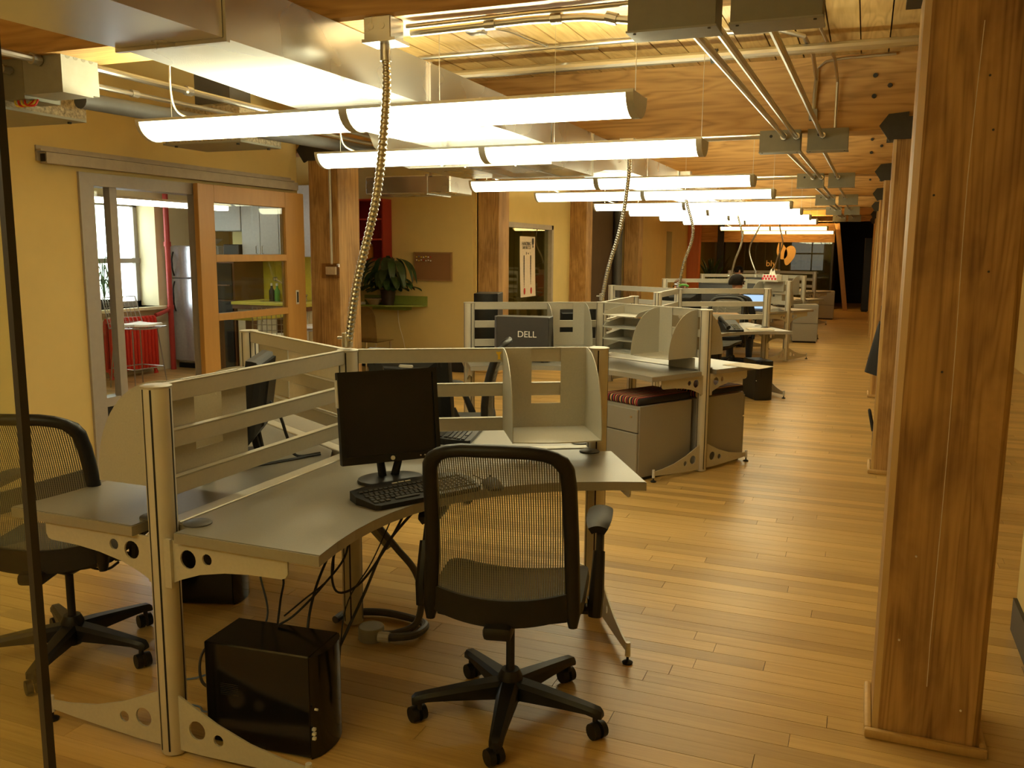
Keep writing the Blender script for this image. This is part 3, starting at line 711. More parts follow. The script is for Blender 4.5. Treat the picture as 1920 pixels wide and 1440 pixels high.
for k, (hx, hy) in enumerate(HUBS):
    yb = BEAMS[k] if k < 6 else 24.8
    bx = hx+0.22; by = yb+(0.02 if k == 0 else -0.06)
    if k >= 2: bx = XR+0.058; by = hy-(0.20 if k == 4 else 0.28)
    t = thing('ceiling_box', 'galvanized ceiling box feeding the %s' % fl[k], 'junction box', (bx, by, 2.29))
    b = NB(); box(b, -0.055, 0.055, -0.04, 0.06, 0.01, ZB-2.29, bev=0.003, seg=1); obj('body', b, 'galvanized', t)
    b = NB(); box(b, -0.06, 0.075, -0.045, 0.065, 0.0, 0.012); obj('cover', b, 'galvanized', t, False)
    for s in (-0.025, 0.02):
        b = NB(); cyl(b, (s, -0.0395, 0.055), (s, -0.0415, 0.055), 0.012, None, 10); obj('knockout', b, 'steel_pipe', t)
    r = 0.0175 if k == 0 else 0.0165
    p = [(bx+0.012, by, 2.29), (bx+0.012, by+(0.0 if k else 0.0), 2.1), (hx+0.17, by+(hy-by)*0.35, 1.75), (hx+0.06, by+(hy-by)*0.75, 1.42), (hx+0.0, hy, 1.165)]
    if k == 4: p = [(bx, by, 2.29), (bx-0.05, by, 2.0), (hx-0.14, hy+0.05, 1.6), (hx, hy, 1.165)]
    flex('flexible_conduit', 'ribbed flexible steel conduit from the ceiling down to the %s' % fl[k], p, r)
# ---- pendant fluorescent lights
LY = [-0.30, 3.36, 4.80, 7.08, 8.68, 10.78, 12.5, 14.5, 16.5, 21.0, 25.2]  # first one is unseen, added behind the viewpoint to brighten camera-facing sides
LX0, LX1, LZ = -3.20, -0.83, 2.052
LH, LW2 = 0.085, 0.105
lnames = ['unseen overhead', 'nearest', 'second', 'third', 'fourth', 'fifth', 'sixth', 'seventh', 'eighth', 'warm-coloured ninth', 'farthest warm-coloured']
def prof(n=12, s=1.0):   # lower half ellipse open at the top
    return [(LW2*s*math.cos(PI+PI*i/n), LH*(1 + s*math.sin(PI+PI*i/n))) for i in range(n+1)]
def light(k, ly):
    warm = k >= 9
    t = thing('pendant_light', ('%s long pendant fluorescent light hanging over the desks' % lnames[k]) if k else 'unseen pendant light added just behind the viewpoint to brighten the sides facing it', 'light', (LX0, ly, LZ), 0, 'row of pendant lights')
    L = LX1-LX0; xm = 0.475*L
    for x0, x1 in ((0.02, xm-0.02), (xm+0.02, L-0.03)):
        b = NB(); P = prof()
        A = [b.verts.new((x0, u, v)) for u, v in P]; B_ = [b.verts.new((x1, u, v)) for u, v in P]
        for i in range(len(P)-1): b.faces.new((A[i], A[i+1], B_[i+1], B_[i]))
        obj('lens', b, 'lens_warm' if warm else 'lens_light', t, True, 80)
        b = NB(); cyl(b, (x0+0.03, 0, LH*0.62), (x1-0.03, 0, LH*0.62), 0.014, None, 8, False); obj('tube', b, 'tube_warm' if warm else 'tube_light', t)
    for x0, x1, s in ((0.0, 0.02, 1.04), (xm-0.02, xm+0.02, 1.05), (L-0.03, L, 1.04)):
        b = NB(); P = [(u, v) for u, v in prof(12, s)]
        prism(b, [(u, v) for u, v in P], x0, x1, Matrix(((0,0,1,0),(1,0,0,0),(0,1,0,0),(0,0,0,1))))
        obj('end_cap' if s == 1.04 else 'joint_band', b, 'rail_paint', t)
    for sy in (-1, 1):
        b = NB(); box(b, 0, L, sy*LW2-0.004, sy*LW2+0.004, LH-0.008, LH+0.004); obj('top_edge', b, 'rail_paint', t, False)
    zc = ZC-LZ
    for x in (0.12, L-0.02):
        b = NB(); cyl(b, (x, 0, LH), (x, 0, zc), 0.0016, None, 5); obj('hanger_wire', b, 'steel_pipe', t)
    b = NB(); tube(b, smoothpath([(0.30,0,LH),(0.22,0.0,LH+0.015),(0.14,0.005,LH+0.06),(0.12,0.0,LH+0.16),(0.115,0.01,LH+0.35),(0.12,0,zc)], 5), 0.0045, 6); obj('power_cord', b, 'white_cable', t)
    b = NB(); cyl(b, (xm+0.4, 0, LH), (xm+0.4, 0, zc), 0.0016, None, 5); obj('hanger_wire', b, 'steel_pipe', t)
for k, ly in enumerate(LY): light(k, ly)
# ---- left side services: big box, conduits, black pipe, acoustic boxes
t = thing('junction_box', 'open-bottomed grey junction box high at the left, coloured wires showing', 'junction box', (-3.66, 2.95, 2.195))
b = NB(); box(b, 0.13, 0.36, 0, 0.2, 0.035, 0.215); obj('body', b, 'box_grey_light', t, False)
b = NB(); box(b, 0.0, 0.128, 0.0, 0.19, 0.01, 0.185); obj('side_body', b, 'box_grey_green', t, False)
b = NB(); box(b, 0.13, 0.365, -0.004, 0.16, 0.025, 0.034); obj('cover', b, 'box_grey_light', t, False)
for i in range(4):
    b = NB(); cyl(b, (0.36, 0.035+i*0.042, 0.185), (0.3615, 0.035+i*0.042, 0.185), 0.013, None, 10); obj('knockout', b, 'box_grey_green', t)
for i, m in enumerate(('yellow_plastic', 'red_paint', 'yellow_plastic', 'red_paint')):
    b = NB(); tube(b, smoothpath([(0.03+i*0.02,0.03,0.02),(0.05+i*0.02,0.02,-0.012),(0.09+i*0.02,0.03,-0.015),(0.12+i*0.01,0.05,0.012)], 5), 0.005, 6); obj('wire', b, m, t)
pipe('conduit', 'upper steel conduit running along the left side to the big grey box', [(-3.32, 3.15, 2.36), (-3.32, 5.6, 2.345)], 0.017, cat='conduit', clips=[((-3.32, 3.75, 2.356), (0,1,0))])
pipe('conduit', 'lower thin steel conduit running along the left side to the big grey box', [(-3.34, 3.15, 2.285), (-3.34, 5.6, 2.30)], 0.0125, cat='conduit', clips=[((-3.34, 3.4, 2.287), (0,1,0))])
pipe('conduit', 'thick steel conduit entering the big grey box from the near left', [(-3.42, 1.5, 2.36), (-3.42, 2.95, 2.36)], 0.017, cat='conduit', clips=[((-3.42, 2.92, 2.36), (0,1,0))])
pipe('conduit', 'thin steel conduit entering the smaller side box at the far left', [(-3.6, 1.5, 2.33), (-3.6, 2.95, 2.33)], 0.013, cat='conduit', clips=[((-3.6, 2.92, 2.33), (0,1,0))])
pipe('drain_pipe', 'dark grey plastic pipe running along the left wall below the conduits', [(-3.475, 3.2, 2.235), (-3.475, 6.55, 2.285)], 0.040, 'grey_pvc', seg=14)
for nm, x0, x1, y0, y1, z0, z1, lab in (('acoustic_box', -4.5, -3.68, 2.85, 3.42, 2.17, 2.29, 'fibre-lined metal air box under the grey junction box at the top left'), ('acoustic_box', -4.16, -3.56, 4.45, 4.85, 2.19, 2.42, 'fibre-lined metal air box hanging behind the nearest light')):
    t = thing(nm, lab, 'air box', (x0, y0, z0)); w, d, h = x1-x0, y1-y0, z1-z0
    b = NB(); box(b, 0, w, 0, d, 0, 0.012); obj('bottom_panel', b, 'box_grey_light', t, False)
    b = NB(); box(b, w-0.03, w, 0.0, d, 0.012, h-0.012); obj('lining', b, 'insulation', t, False)
    b = NB(); box(b, 0.02, w-0.03, 0.0, d, 0.012, h-0.012); obj('side_lining', b, 'insulation', t, False)
    b = NB(); box(b, 0, w, 0, d, h-0.012, h); obj('top_panel', b, 'galvanized', t, False)
    b = NB(); box(b, w*0.3, w*0.75, 0.1, d-0.1, h, ZC-z0); obj('riser', b, 'grey_pvc', t, False)
    for sx, sy in ((0.06, 0.05), (w-0.06, 0.05), (w-0.06, d-0.05)):
        b = NB(); cyl(b, (sx, sy, 0), (sx, sy, -0.01), 0.01, None, 8); obj('screw', b, 'iron_bracket', t)
pipe('conduit', 'thin pale conduit running down the face of the fir column by the sliding door', [(-4.34, 6.585, 2.3), (-4.34, 6.585, 1.42)], 0.011, 'rail_paint', 'conduit')
t = thing('thermostat_cover', 'clear lockable thermostat cover on the fir column by the sliding door', 'thermostat', (-4.34, 6.59, 1.3))
b = NB(); box(b, -0.08, 0.08, -0.05, 0.0, 0.0, 0.13, bev=0.008); obj('cover', b, 'clear_acrylic', t)
b = NB(); box(b, -0.05, 0.05, -0.03, -0.002, 0.03, 0.1, bev=0.004); obj('body', b, 'white_plastic', t)
pipe('standpipe', 'grey-blue vertical pipe at the dark far left wall', [(-4.62, 17.2, 0.0), (-4.62, 17.2, 2.38)], 0.09, 'grey_pvc', seg=16)
# ================================================================== three-arm desk clusters
POST_H = 1.155
def post(par, x, y, ang, h=POST_H, hub=False):
    R_ = 0.042
    b = NB(); lathe(b, [(R_-0.004, 0.004), (R_, 0.01), (R_, h-0.008), (R_-0.003, h-0.006)], 24, T(x, y, 0)); p = obj('hub_post' if hub else 'post', b, 'aluminium_post', par)
    b = NB()
    for a in (ang+0.35, ang-0.35, ang+PI/2+0.25, ang-PI/2-0.25, ang+PI-0.3, ang+PI+0.3):
        box(b, R_-0.006, R_+0.0006, -0.0028, 0.0028, 0.02, h-0.01, T(x, y, 0) @ RZ(a))
    obj('channel', b, 'black_plastic', p, False)
    b = NB(); lathe(b, [(R_+0.002, h-0.008), (R_+0.003, h-0.002), (R_-0.002, h)], 24, T(x, y, 0)); obj('post_cap', b, 'rail_paint', p)
    return p
def desk_outline(R, half=60, w=0.03, depth=0.58):
    """worktop between two arms at +-60 degrees of the local +X axis"""
    a1, a2 = rad(half), rad(-half)
    def at(a, r, off): # off: perpendicular towards the bay
        s = -1 if a > 0 else 1
        return Vector((math.cos(a)*r - math.sin(a)*off*s, math.sin(a)*r + math.cos(a)*off*s))
    P = [at(a2, 0.10, w)]
    e2, f2 = at(a2, R+0.045, w+0.03), at(a2, R+0.045, depth)
    e1, f1 = at(a1, R+0.045, w+0.03), at(a1, R+0.045, depth)
    P += [at(a2, R-0.03, w), at(a2, R-0.03, w+0.05), at(a2, R+0.045, w+0.05)]
    P += [f2]
    mid = (f1+f2)/2; c = mid*0.46
    for i in range(1, 14):
        t = i/14; P.append(f2*(1-t)**2 + c*2*t*(1-t) + f1*t*t)
    P += [f1, at(a1, R+0.045, w+0.05), at(a1, R-0.03, w+0.05), at(a1, R-0.03, w), at(a1, 0.10, w)]
    return [(p.x, p.y) for p in P]
def worktop(hub, bis, R, label):
    t = thing('worktop', label, 'desk', (hub[0], hub[1], 0.697), bis)
    P = desk_outline(R)
    b = NB(); prism(b, P, 0.0, 0.030); obj('edge_band', b, 'desk_edge', t, False)
    n = len(P); cx = sum(p[0] for p in P)/n; cy = sum(p[1] for p in P)/n
    b = NB(); prism(b, [(p[0]+(cx-p[0])*0.006, p[1]+(cy-p[1])*0.006) for p in P], 0.030, 0.0325); obj('top_surface', b, 'desk_laminate', t, False)
    for s in (-1, 1):
        a = rad(60*s); x = math.cos(a)*(R-0.05)+math.sin(a)*s*0.085*1.0; y = math.sin(a)*(R-0.05)-math.cos(a)*s*0.085
        b = NB(); lathe(b, [(0.042, 0.0), (0.042, 0.004), (0.036, 0.007), (0.0, 0.007)], 18, T(x, y, 0.0325)); obj('grommet', b, 'grey_pvc', t)
    return t
BR = [(0.03, 0.0), (0.46, 0.0), (0.46, -0.045), (0.452, -0.058), (0.438, -0.063), (0.33, -0.066), (0.24, -0.075), (0.15, -0.093), (0.08, -0.118), (0.03, -0.142)]
FT = [(0.035, 0.20), (0.09, 0.175), (0.18, 0.135), (0.30, 0.098), (0.42, 0.078), (0.50, 0.072), (0.50, 0.042), (0.40, 0.034), (0.25, 0.026), (0.12, 0.02), (0.035, 0.02)]
def pod(hub, angs, R, label, feet=True, brackets=(0,1,2)):
    t = thing('workstation_cluster', label, 'workstation', (hub[0], hub[1], 0))
    post(t, 0, 0, rad(angs[0]), hub=True)
    for i, a in enumerate(angs):
        a = rad(a); ex, ey = math.cos(a)*R, math.sin(a)*R
        post(t, ex, ey, a)
        M = RZ(a)
        for z0, z1 in ((1.098, 1.152), (0.957, 1.008), (0.812, 0.864)):
            b = NB(); box(b, 0.04, R-0.038, -0.011, 0.011, z0, z1, M, 0.002, 1); r = obj('rail', b, 'rail_paint', t)
            b = NB(); box(b, 0.041, R-0.039, -0.0125, 0.0125, z1, z1+0.003, M); obj('rail_lip', b, 'bracket_paint', r, False)
        b = NB(); box(b, 0.04, R-0.038, -0.028, 0.028, 0.70, 0.733, M, 0.003, 1); obj('desk_beam', b, 'rail_paint', t)
        for s in (1, -1):
            S = T(ex, ey, 0) @ RZ(a + s*PI/2)
            b = NB(); plate(b, BR, [circ(0.108, -0.052, 0.029, 16), circ(0.178, -0.043, 0.0175, 14)], 0.006, S @ T(0, 0.02*(-s), 0.696)); k = obj('desk_bracket', b, 'bracket_paint', t, False)
            b = NB(); box(b, 0.028, 0.052, -0.014, -0.0035, -0.146, 0.004, S @ T(0, 0.02*(-s), 0.696)); obj('bracket_flange', b, 'bracket_paint', k, False)
            if feet:
                b = NB(); plate(b, FT, [circ(0.105, 0.098, 0.031, 16), circ(0.185, 0.083, 0.0185, 14)], 0.006, S @ T(0, 0.015*(-s), 0)); k = obj('foot', b, 'bracket_paint', t, False)
                b = NB(); cyl(b, (0.505, 0, 0.03), (0.505, 0, 0.085), 0.0105, 0.0095, 10, True, S @ T(0, 0.015*(-s), 0)); obj('foot_end', b, 'silver_plastic', k)
                b = NB(); lathe(b, [(0.019, 0.0), (0.021, 0.006), (0.012, 0.012), (0.005, 0.014), (0.005, 0.032)], 14, S @ T(0.505, 0.015*(-s), 0)); obj('leveller', b, 'black_plastic', k)
    return t
UP = (-90, 30, 150); DN = (-30, -150, 90)
PODS = [(HUBS[0], UP, 1.03), (HUBS[1], DN, 1.05), (HUBS[2], UP, 1.03), (HUBS[3], DN, 1.03), (HUBS[4], DN, 1.03), (HUBS[5], DN, 1.03)]
pn = ['nearest', 'second', 'third', 'fourth', 'fifth', 'farthest']
bays = {'UP': [(-30, 'right-hand'), (90, 'far-side'), (210, 'left-hand')], 'DN': [(-90, 'near-side'), (30, 'right-hand'), (150, 'left-hand')]}
for k, (hub, angs, R) in enumerate(PODS):
    pod(hub, angs, R, 'aluminium post-and-rail frame of the %s three-way desk cluster' % pn[k], feet=True)
    for bi, side in bays['UP' if angs is UP else 'DN']:
        worktop(hub, rad(bi), R, '%s grey worktop of the %s three-way desk cluster' % (side, pn[k]))
# translucent screen on the rear left arm of the nearest cluster
a = rad(150); t = thing('screen_panel', 'thin grey-white paper panel pinned to the rear-left rails of the nearest cluster', 'panel', (HUBS[0][0], HUBS[0][1], 0), a)
b = NB(); box(b, 0.10, 0.60, -0.0165, -0.0125, 0.872, 1.095); obj('sheet', b, 'paper_white', t, False)
b = NB(); box(b, 0.61, 0.93, -0.0165, -0.0125, 0.872, 1.095); obj('sheet', b, 'bin_paint', t, False)
# ---- hanging binder bins (x along the rail, y outwards)
def bin_mesh(loc, rotz, label, w=0.34, d=0.29, h=0.335, slot=True, lipped=True):
    t = thing('binder_bin', label, 'desk bin', loc, rotz)
    n = 16
    side = [(0.0, 0.0), (d, 0.0)] + [(d*math.cos(PI/2*i/n)**0.92, 0.02+(h-0.02)*math.sin(PI/2*i/n)) for i in range(0, n+1)]
    side[-1] = (0.0, h)
    for x in (0.0015, w-0.0015):
        b = NB(); M = T(x, 0.004, 0) @ Matrix(((0,1,0,0),(1,0,0,0),(0,0,1,0),(0,0,0,1)))
        holes = [circ(d*fx, h*fz, 0.0022, 6) for fx in (0.22, 0.42) for fz in (0.30, 0.5, 0.7)]
        plate(b, side, holes, 0.003, M); obj('side_panel', b, 'bin_paint', t, False)
    b = NB()
    if slot: outer = [(0,0),(w,0),(w,h),(w*0.66,h),(w*0.66,h*0.31),(w*0.31,h*0.31),(w*0.31,h),(0,h)]
    else: outer = [(0,0),(w,0),(w,h),(0,h)]
    plate(b, outer, [], 0.003, T(0, 0.0025, 0)); obj('back_panel', b, 'bin_paint', t, False)
    b = NB(); m = 10
    P = [(0.003, 0.004), (0.003, d)] + [(0.003+(w-0.006)*i/m, d+0.022*math.sin(PI*i/m)) for i in range(1, m)] + [(w-0.003, d), (w-0.003, 0.004)]
    prism(b, P, 0.0, 0.004); obj('shelf', b, 'bin_paint', t, False)
    b = NB(); box(b, w*0.15, w*0.85, -0.014, 0.0, h-0.004, h+0.0); obj('hook', b, 'bin_paint', t, False)
    return t
def on_arm(hub, ang, r, off, z): 
    a = rad(ang); return (hub[0]+math.cos(a)*r-math.sin(a)*off, hub[1]+math.sin(a)*r+math.cos(a)*off, z)
H1, H2, H3, H4, H5, H6 = HUBS
OFF = 0.0155
# nearest cluster: left face of the near arm; near face of the right arm
bin_mesh(on_arm(H1, -90, 0.97, -OFF, 0.822), rad(90), 'quarter-round grey bin on the left of the nearest post', w=0.36)
bin_mesh(on_arm(H1, 30, 0.975, -OFF, 0.822), rad(210), 'quarter-round grey bin with a slotted back, above the desk with the flat monitor', w=0.35)
# second cluster: near face and far face of the right arm, and near face of the left arm
bin_mesh(on_arm(H2, -30, 0.99, -OFF, 0.815), rad(150), 'quarter-round grey bin facing the viewer above the striped-cushion cabinet', w=0.36)
bin_mesh(on_arm(H2, -30, 0.60, OFF, 0.815), rad(-30), 'quarter-round grey bin on the aisle side of the second cluster', w=0.36)
bin_mesh(on_arm(H2, -150, 0.14, OFF, 0.815), rad(-150), 'small quarter-round grey bin beside the upright desktop computer', w=0.30)
bin_mesh(on_arm(H4, -30, 0.55, OFF, 0.815), rad(-30), 'quarter-round grey bin on the aisle arm of the fourth cluster', w=0.36)
bin_mesh(on_arm(H4, -30, 0.60, -OFF, 0.815), rad(150), 'pale quarter-round bin behind the seated person in black', w=0.42)
bin_mesh(on_arm(H5, -30, 0.95, -OFF, 0.815), rad(150), 'quarter-round bin on the aisle arm of the fifth cluster', w=0.36)
# letter trays on the second cluster
GT = 'letter trays on the second cluster'
for i, z in enumerate((0.84, 0.93, 1.02, 1.11)):
    lab = ['lowest', 'second lowest', 'second highest', 'top'][i]
    t = thing('letter_tray', '%s grey letter tray hung beside the flexible conduit of the second cluster' % lab, 'tray', on_arm(H2, -30, 0.61, -OFF-0.002, z-0.03), rad(150), GT)
    b = NB(); w, d = 0.34, 0.26; m = 8
    prism(b, [(0, 0), (0, d-0.03)] + [(w*i_/m, d-0.03+0.03*math.sin(PI*i_/m)) for i_ in range(1, m)] + [(w, d-0.03), (w, 0)], 0.0, 0.004); obj('base', b, 'bin_paint', t, False)
    for x in (0, w-0.003):
        b = NB(); M = T(x+0.0015, 0, 0) @ Matrix(((0,1,0,0),(1,0,0,0),(0,0,1,0),(0,0,0,1)))
        plate(b, [(0,0.004),(d-0.03,0.004),(d-0.06,0.03),(0.05,0.062),(0,0.065)], [], 0.003, M); obj('side', b, 'bin_paint', t, False)
    b = NB(); box(b, 0.003, w-0.003, 0, 0.003, 0.004, 0.062); obj('back', b, 'bin_paint', t, False)
t = thing('screen_panel', 'frosted panel standing on the near worktop edge of the second cluster', 'panel', on_arm(H2, -30, 0.75, -0.034, 0.7295), rad(-30))
b = NB(); box(b, 0.0, 0.24, -0.003, 0.003, 0.0, 0.08); obj('sheet', b, 'bin_paint', t, False)
# sticker on the right top rail of the nearest cluster
t = thing('sticker', 'small yellow cartoon-like sticker on the top rail of the nearest cluster', 'sticker', on_arm(H1, 30, 0.61, -0.0127, 1.126), rad(30))
b = NB(); plate(b, [(-0.010,0.018),(-0.004,0.012),(0.0,0.016),(0.006,0.013),(0.011,0.019),(0.008,0.008),(0.004,0.002),(0.005,-0.01),(0.008,-0.019),(0.0,-0.016),(-0.007,-0.019),(-0.004,-0.008),(-0.006,0.002),(-0.012,0.009)], [], 0.0008); obj('print', b, 'sticker_yellow', t, False)
# ---- pedestals (drawer cabinets) with striped cushions
def pedestal(loc, rotz, label, cushion=True, w=0.38, d=0.55, h=0.52):
    t = thing('pedestal_cabinet', label, 'cabinet', loc, rotz)          # front faces local -Y
    b = NB(); box(b, 0, w, 0.02, d, 0.025, h, bev=0.004, seg=1); obj('body', b, 'pedestal_paint', t)
    b = NB(); box(b, 0.02, w-0.02, 0.03, d-0.02, 0.0, 0.025); obj('plinth', b, 'black_plastic', t, False)
    f = NB(); box(f, 0.004, w-0.004, 0, 0.019, 0.34, h-0.02, bev=0.003, seg=1); q = obj('drawer', f, 'pedestal_paint', t)
    b = NB(); cyl(b, (w-0.06, 0.001, h-0.075), (w-0.06, -0.004, h-0.075), 0.008, None, 10); obj('lock', b, 'cork_frame', q)
    f = NB(); box(f, 0.004, w-0.004, 0, 0.019, 0.03, 0.333, bev=0.003, seg=1); obj('drawer', f, 'pedestal_paint', t)
    if cushion:
        b = NB(); box(b, 0.006, w-0.006, 0.01, d-0.006, h+0.001, h+0.055, bev=0.02, seg=3); obj('cushion', b, 'striped_fabric', t)
    return t
a = rad(-30)
pedestal((-1.357-0.38*math.cos(a), 5.67-0.38*math.sin(a), 0), a, 'grey two-drawer cabinet with a striped cushion, under the near worktop of the second cluster')
pedestal((-0.775, 6.66, 0), rad(150), 'grey cabinet with a striped cushion turned away, on the aisle side of the second cluster')
pedestal((-1.12, 15.95, 0), rad(8), 'plain grey drawer cabinet beyond the fourth cluster', False, w=0.42, h=0.66)
pedestal((-1.05, 21.9, 0), rad(3), 'farthest grey drawer cabinet by the aisle', False, w=0.42, h=0.66)
# ================================================================== office chairs
def office_chair(label, loc, rotz, baserot=0.0, mesh_mat='back_mesh'):
    """faces local +Y"""
    t = thing('office_chair', label, 'chair', loc, rotz)
    hubz = 0.085
    b = NB(); lathe(b, [(0.030, 0.05), (0.040, 0.06), (0.042, 0.14), (0.030, 0.165)], 18); obj('base_hub', b, 'black_plastic', t)
    for i in range(5):
        a = baserot + i*2*PI/5
        M = RZ(a)
        b = NB(); secs = [(0.02, 0.036, 0.075, 0.135), (0.10, 0.033, 0.078, 0.128), (0.20, 0.027, 0.080, 0.116), (0.28, 0.023, 0.080, 0.106), (0.318, 0.021, 0.072, 0.100), (0.33, 0.014, 0.070, 0.090)]
        rg = []
        for x, hw, z0, z1 in secs:
            rg.append([b.verts.new(M @ Vector(p)) for p in ((x,-hw,z0),(x,-hw,z1-0.012),(x,-hw*0.6,z1),(x,hw*0.6,z1),(x,hw,z1-0.012),(x,hw,z0))])
        for j in range(len(rg)-1):
            for k in range(6): b.faces.new((rg[j][k], rg[j][(k+1)%6], rg[j+1][(k+1)%6], rg[j+1][k]))
        b.faces.new(rg[0]); b.faces.new(rg[-1][::-1])
        leg = obj('base_leg', b, 'black_plastic', t)
        Mc = M @ T(0.305, 0, 0) @ RZ(0.7 + i*1.9)
        b = NB()
        for s in (-1, 1): cyl(b, (0.0, s*0.006, 0.028), (0.0, s*0.026, 0.028), 0.028, 0.026, 18, True, Mc @ T(-0.012, 0, 0))
        c = obj('caster', b, 'black_plastic', leg)
        b = NB(); cyl(b, (0, 0, 0.045), (0, 0, 0.085), 0.009, None, 8, True, M @ T(0.305, 0, 0)); obj('caster_stem', b, 'charcoal_plastic', leg)
    b = NB(); cyl(b, (0,0,0.15), (0,0,0.36), 0.0145, None, 14); obj('gas_lift', b, 'charcoal_plastic', t)
    b = NB(); lathe(b, [(0.024, 0.33), (0.05, 0.345), (0.062, 0.375), (0.055, 0.40)], 16); box(b, -0.10, 0.10, -0.13, 0.13, 0.375, 0.415, None, 0.02, 2); obj('tilt_mechanism', b, 'black_plastic', t)
    b = NB(); tube(b, smoothpath([(0.06,-0.02,0.385),(0.11,-0.04,0.365),(0.17,-0.05,0.365),(0.215,-0.06,0.395)], 5), 0.005, 6); obj('lever', b, 'black_plastic', t)
    # seat: waterfall cushion
    def seat(u, v):
        x = (u-0.5)*0.49; y = -0.20 + v*0.46
        k = 1 - 0.18*max(0, (v-0.75)/0.25)**2 - 0.10*max(0, (0.12-v)/0.12)**2
        z = 0.455 + 0.022*(2*u-1)**2 - 0.035*max(0, (v-0.72)/0.28)**2 - 0.004*math.sin(PI*v)
        return (x*k, y, z)
    b = NB(); grid(b, lambda u, v: seat(u, v), 14, 14, 0.03); obj('seat', b, 'seat_fabric', t)
    b = NB(); grid(b, lambda u, v: (seat(u,v)[0]*0.9, seat(u,v)[1]*0.93, seat(u,v)[2]-0.031), 8, 8, 0.022); obj('seat_pan', b, 'black_plastic', t)
    # back frame: one bent loop; curved plan and lumbar bend
    def backpt(s, z):      # s in -1..1 across, z height
        zz = (z-0.44)/0.56
        y = -0.235 - 0.10*max(0, zz)**1.3 - 0.035*math.sin(PI*min(1, max(0, zz)))*(-1) + 0.035*(abs(s)**2.2)
        hw = 0.222 - 0.018*zz
        return Vector((s*hw, y, z))
    zt = 0.985
    path = []
    for z in (0.415, 0.46, 0.52, 0.60, 0.70, 0.80, 0.87): path.append(backpt(-1, z))
    for i in range(1, 12):
        a_ = PI - PI*i/12; s = math.cos(a_); s = math.copysign(abs(s)**0.55, s)
        path.append(backpt(s, 0.885 + (zt-0.885)*math.sin(a_)**0.7))
    for z in (0.87, 0.80, 0.70, 0.60, 0.52, 0.46, 0.415): path.append(backpt(1, z))
    rr = [0.024]*len(path)
    rr[0] = rr[-1] = 0.014; rr[1] = rr[-2] = 0.025; rr[2] = rr[-3] = 0.024
    for i in range(9, len(path)-9): rr[i] = 0.020
    b = NB(); tube(b, path, rr, 10); obj('back_frame', b, 'black_plastic', t, True, 60)
    # lower spar
    b = NB(); grid(b, lambda u, v: backpt(2*u-1, 0.452 + 0.075*v - 0.035*(1-(2*u-1)**2)*(1-0.25*v)) + Vector((0, -0.012, 0)), 16, 4, 0.03); obj('back_spar', b, 'black_plastic', t)
    b = NB(); box(b, -0.045, 0.045, -0.28, -0.09, 0.385, 0.43, None, 0.015, 2); obj('back_support', b, 'black_plastic', t)
    def bm_(u, v):
        s = 2*u-1; z0 = 0.50 - 0.03*(1-s*s); z1 = 0.875 + (zt-0.885)*math.sqrt(max(0, 1-abs(s)**3.2))
        return backpt(s*0.97, z0 + (z1-z0)*v)
    b = NB(); grid(b, bm_, 18, 18); obj('back_mesh', b, mesh_mat, t, True, 180)
    # arms
    for s in (-1, 1):
        b = NB(); tube(b, [(s*0.20, -0.04, 0.41), (s*0.265, -0.05, 0.415), (s*0.275, -0.05, 0.45)], [0.018, 0.02, 0.022], 8); tube(b, [(s*0.282, -0.07, 0.40), (s*0.285, -0.06, 0.47), (s*0.288, -0.005, 0.595)], [0.022, 0.024, 0.019], 10); obj('arm_sleeve', b, 'black_plastic', t)
        b = NB(); tube(b, [(s*0.288, -0.03, 0.53), (s*0.288, 0.05, 0.672)], 0.0125, 8); obj('arm_post', b, 'charcoal_plastic', t)
        def pad(u, v):
            x = (u-0.5)*0.085*(1-0.25*abs(2*v-1)**3); y = 0.0 + v*0.245; z = 0.688 - 0.010*(2*u-1)**2 - 0.012*(2*v-1)**4
            return (s*0.282 + x, y, z)
        b = NB(); grid(b, pad, 8, 12, 0.026); obj('arm_pad', b, 'charcoal_plastic', t)
    return t
c1 = office_chair('black mesh-back office chair seen from behind, in the foreground', (-1.022, 2.56, 0), rad(13), rad(-89))
dup(c1, (-2.73, 2.32, 0), rad(23), 'black mesh-back chair partly behind the glass edge at far left')
dup(c1, (-2.38, 5.02, 0), rad(108), 'black mesh-back chair turned sideways behind the nearest cluster')
dup(c1, (-1.62, 10.95, 0), rad(172), 'black chair between the third cluster and the person in black')
dup(c1, (-1.62, 12.13, 0), rad(-4), 'black chair on which the dark-haired person sits')
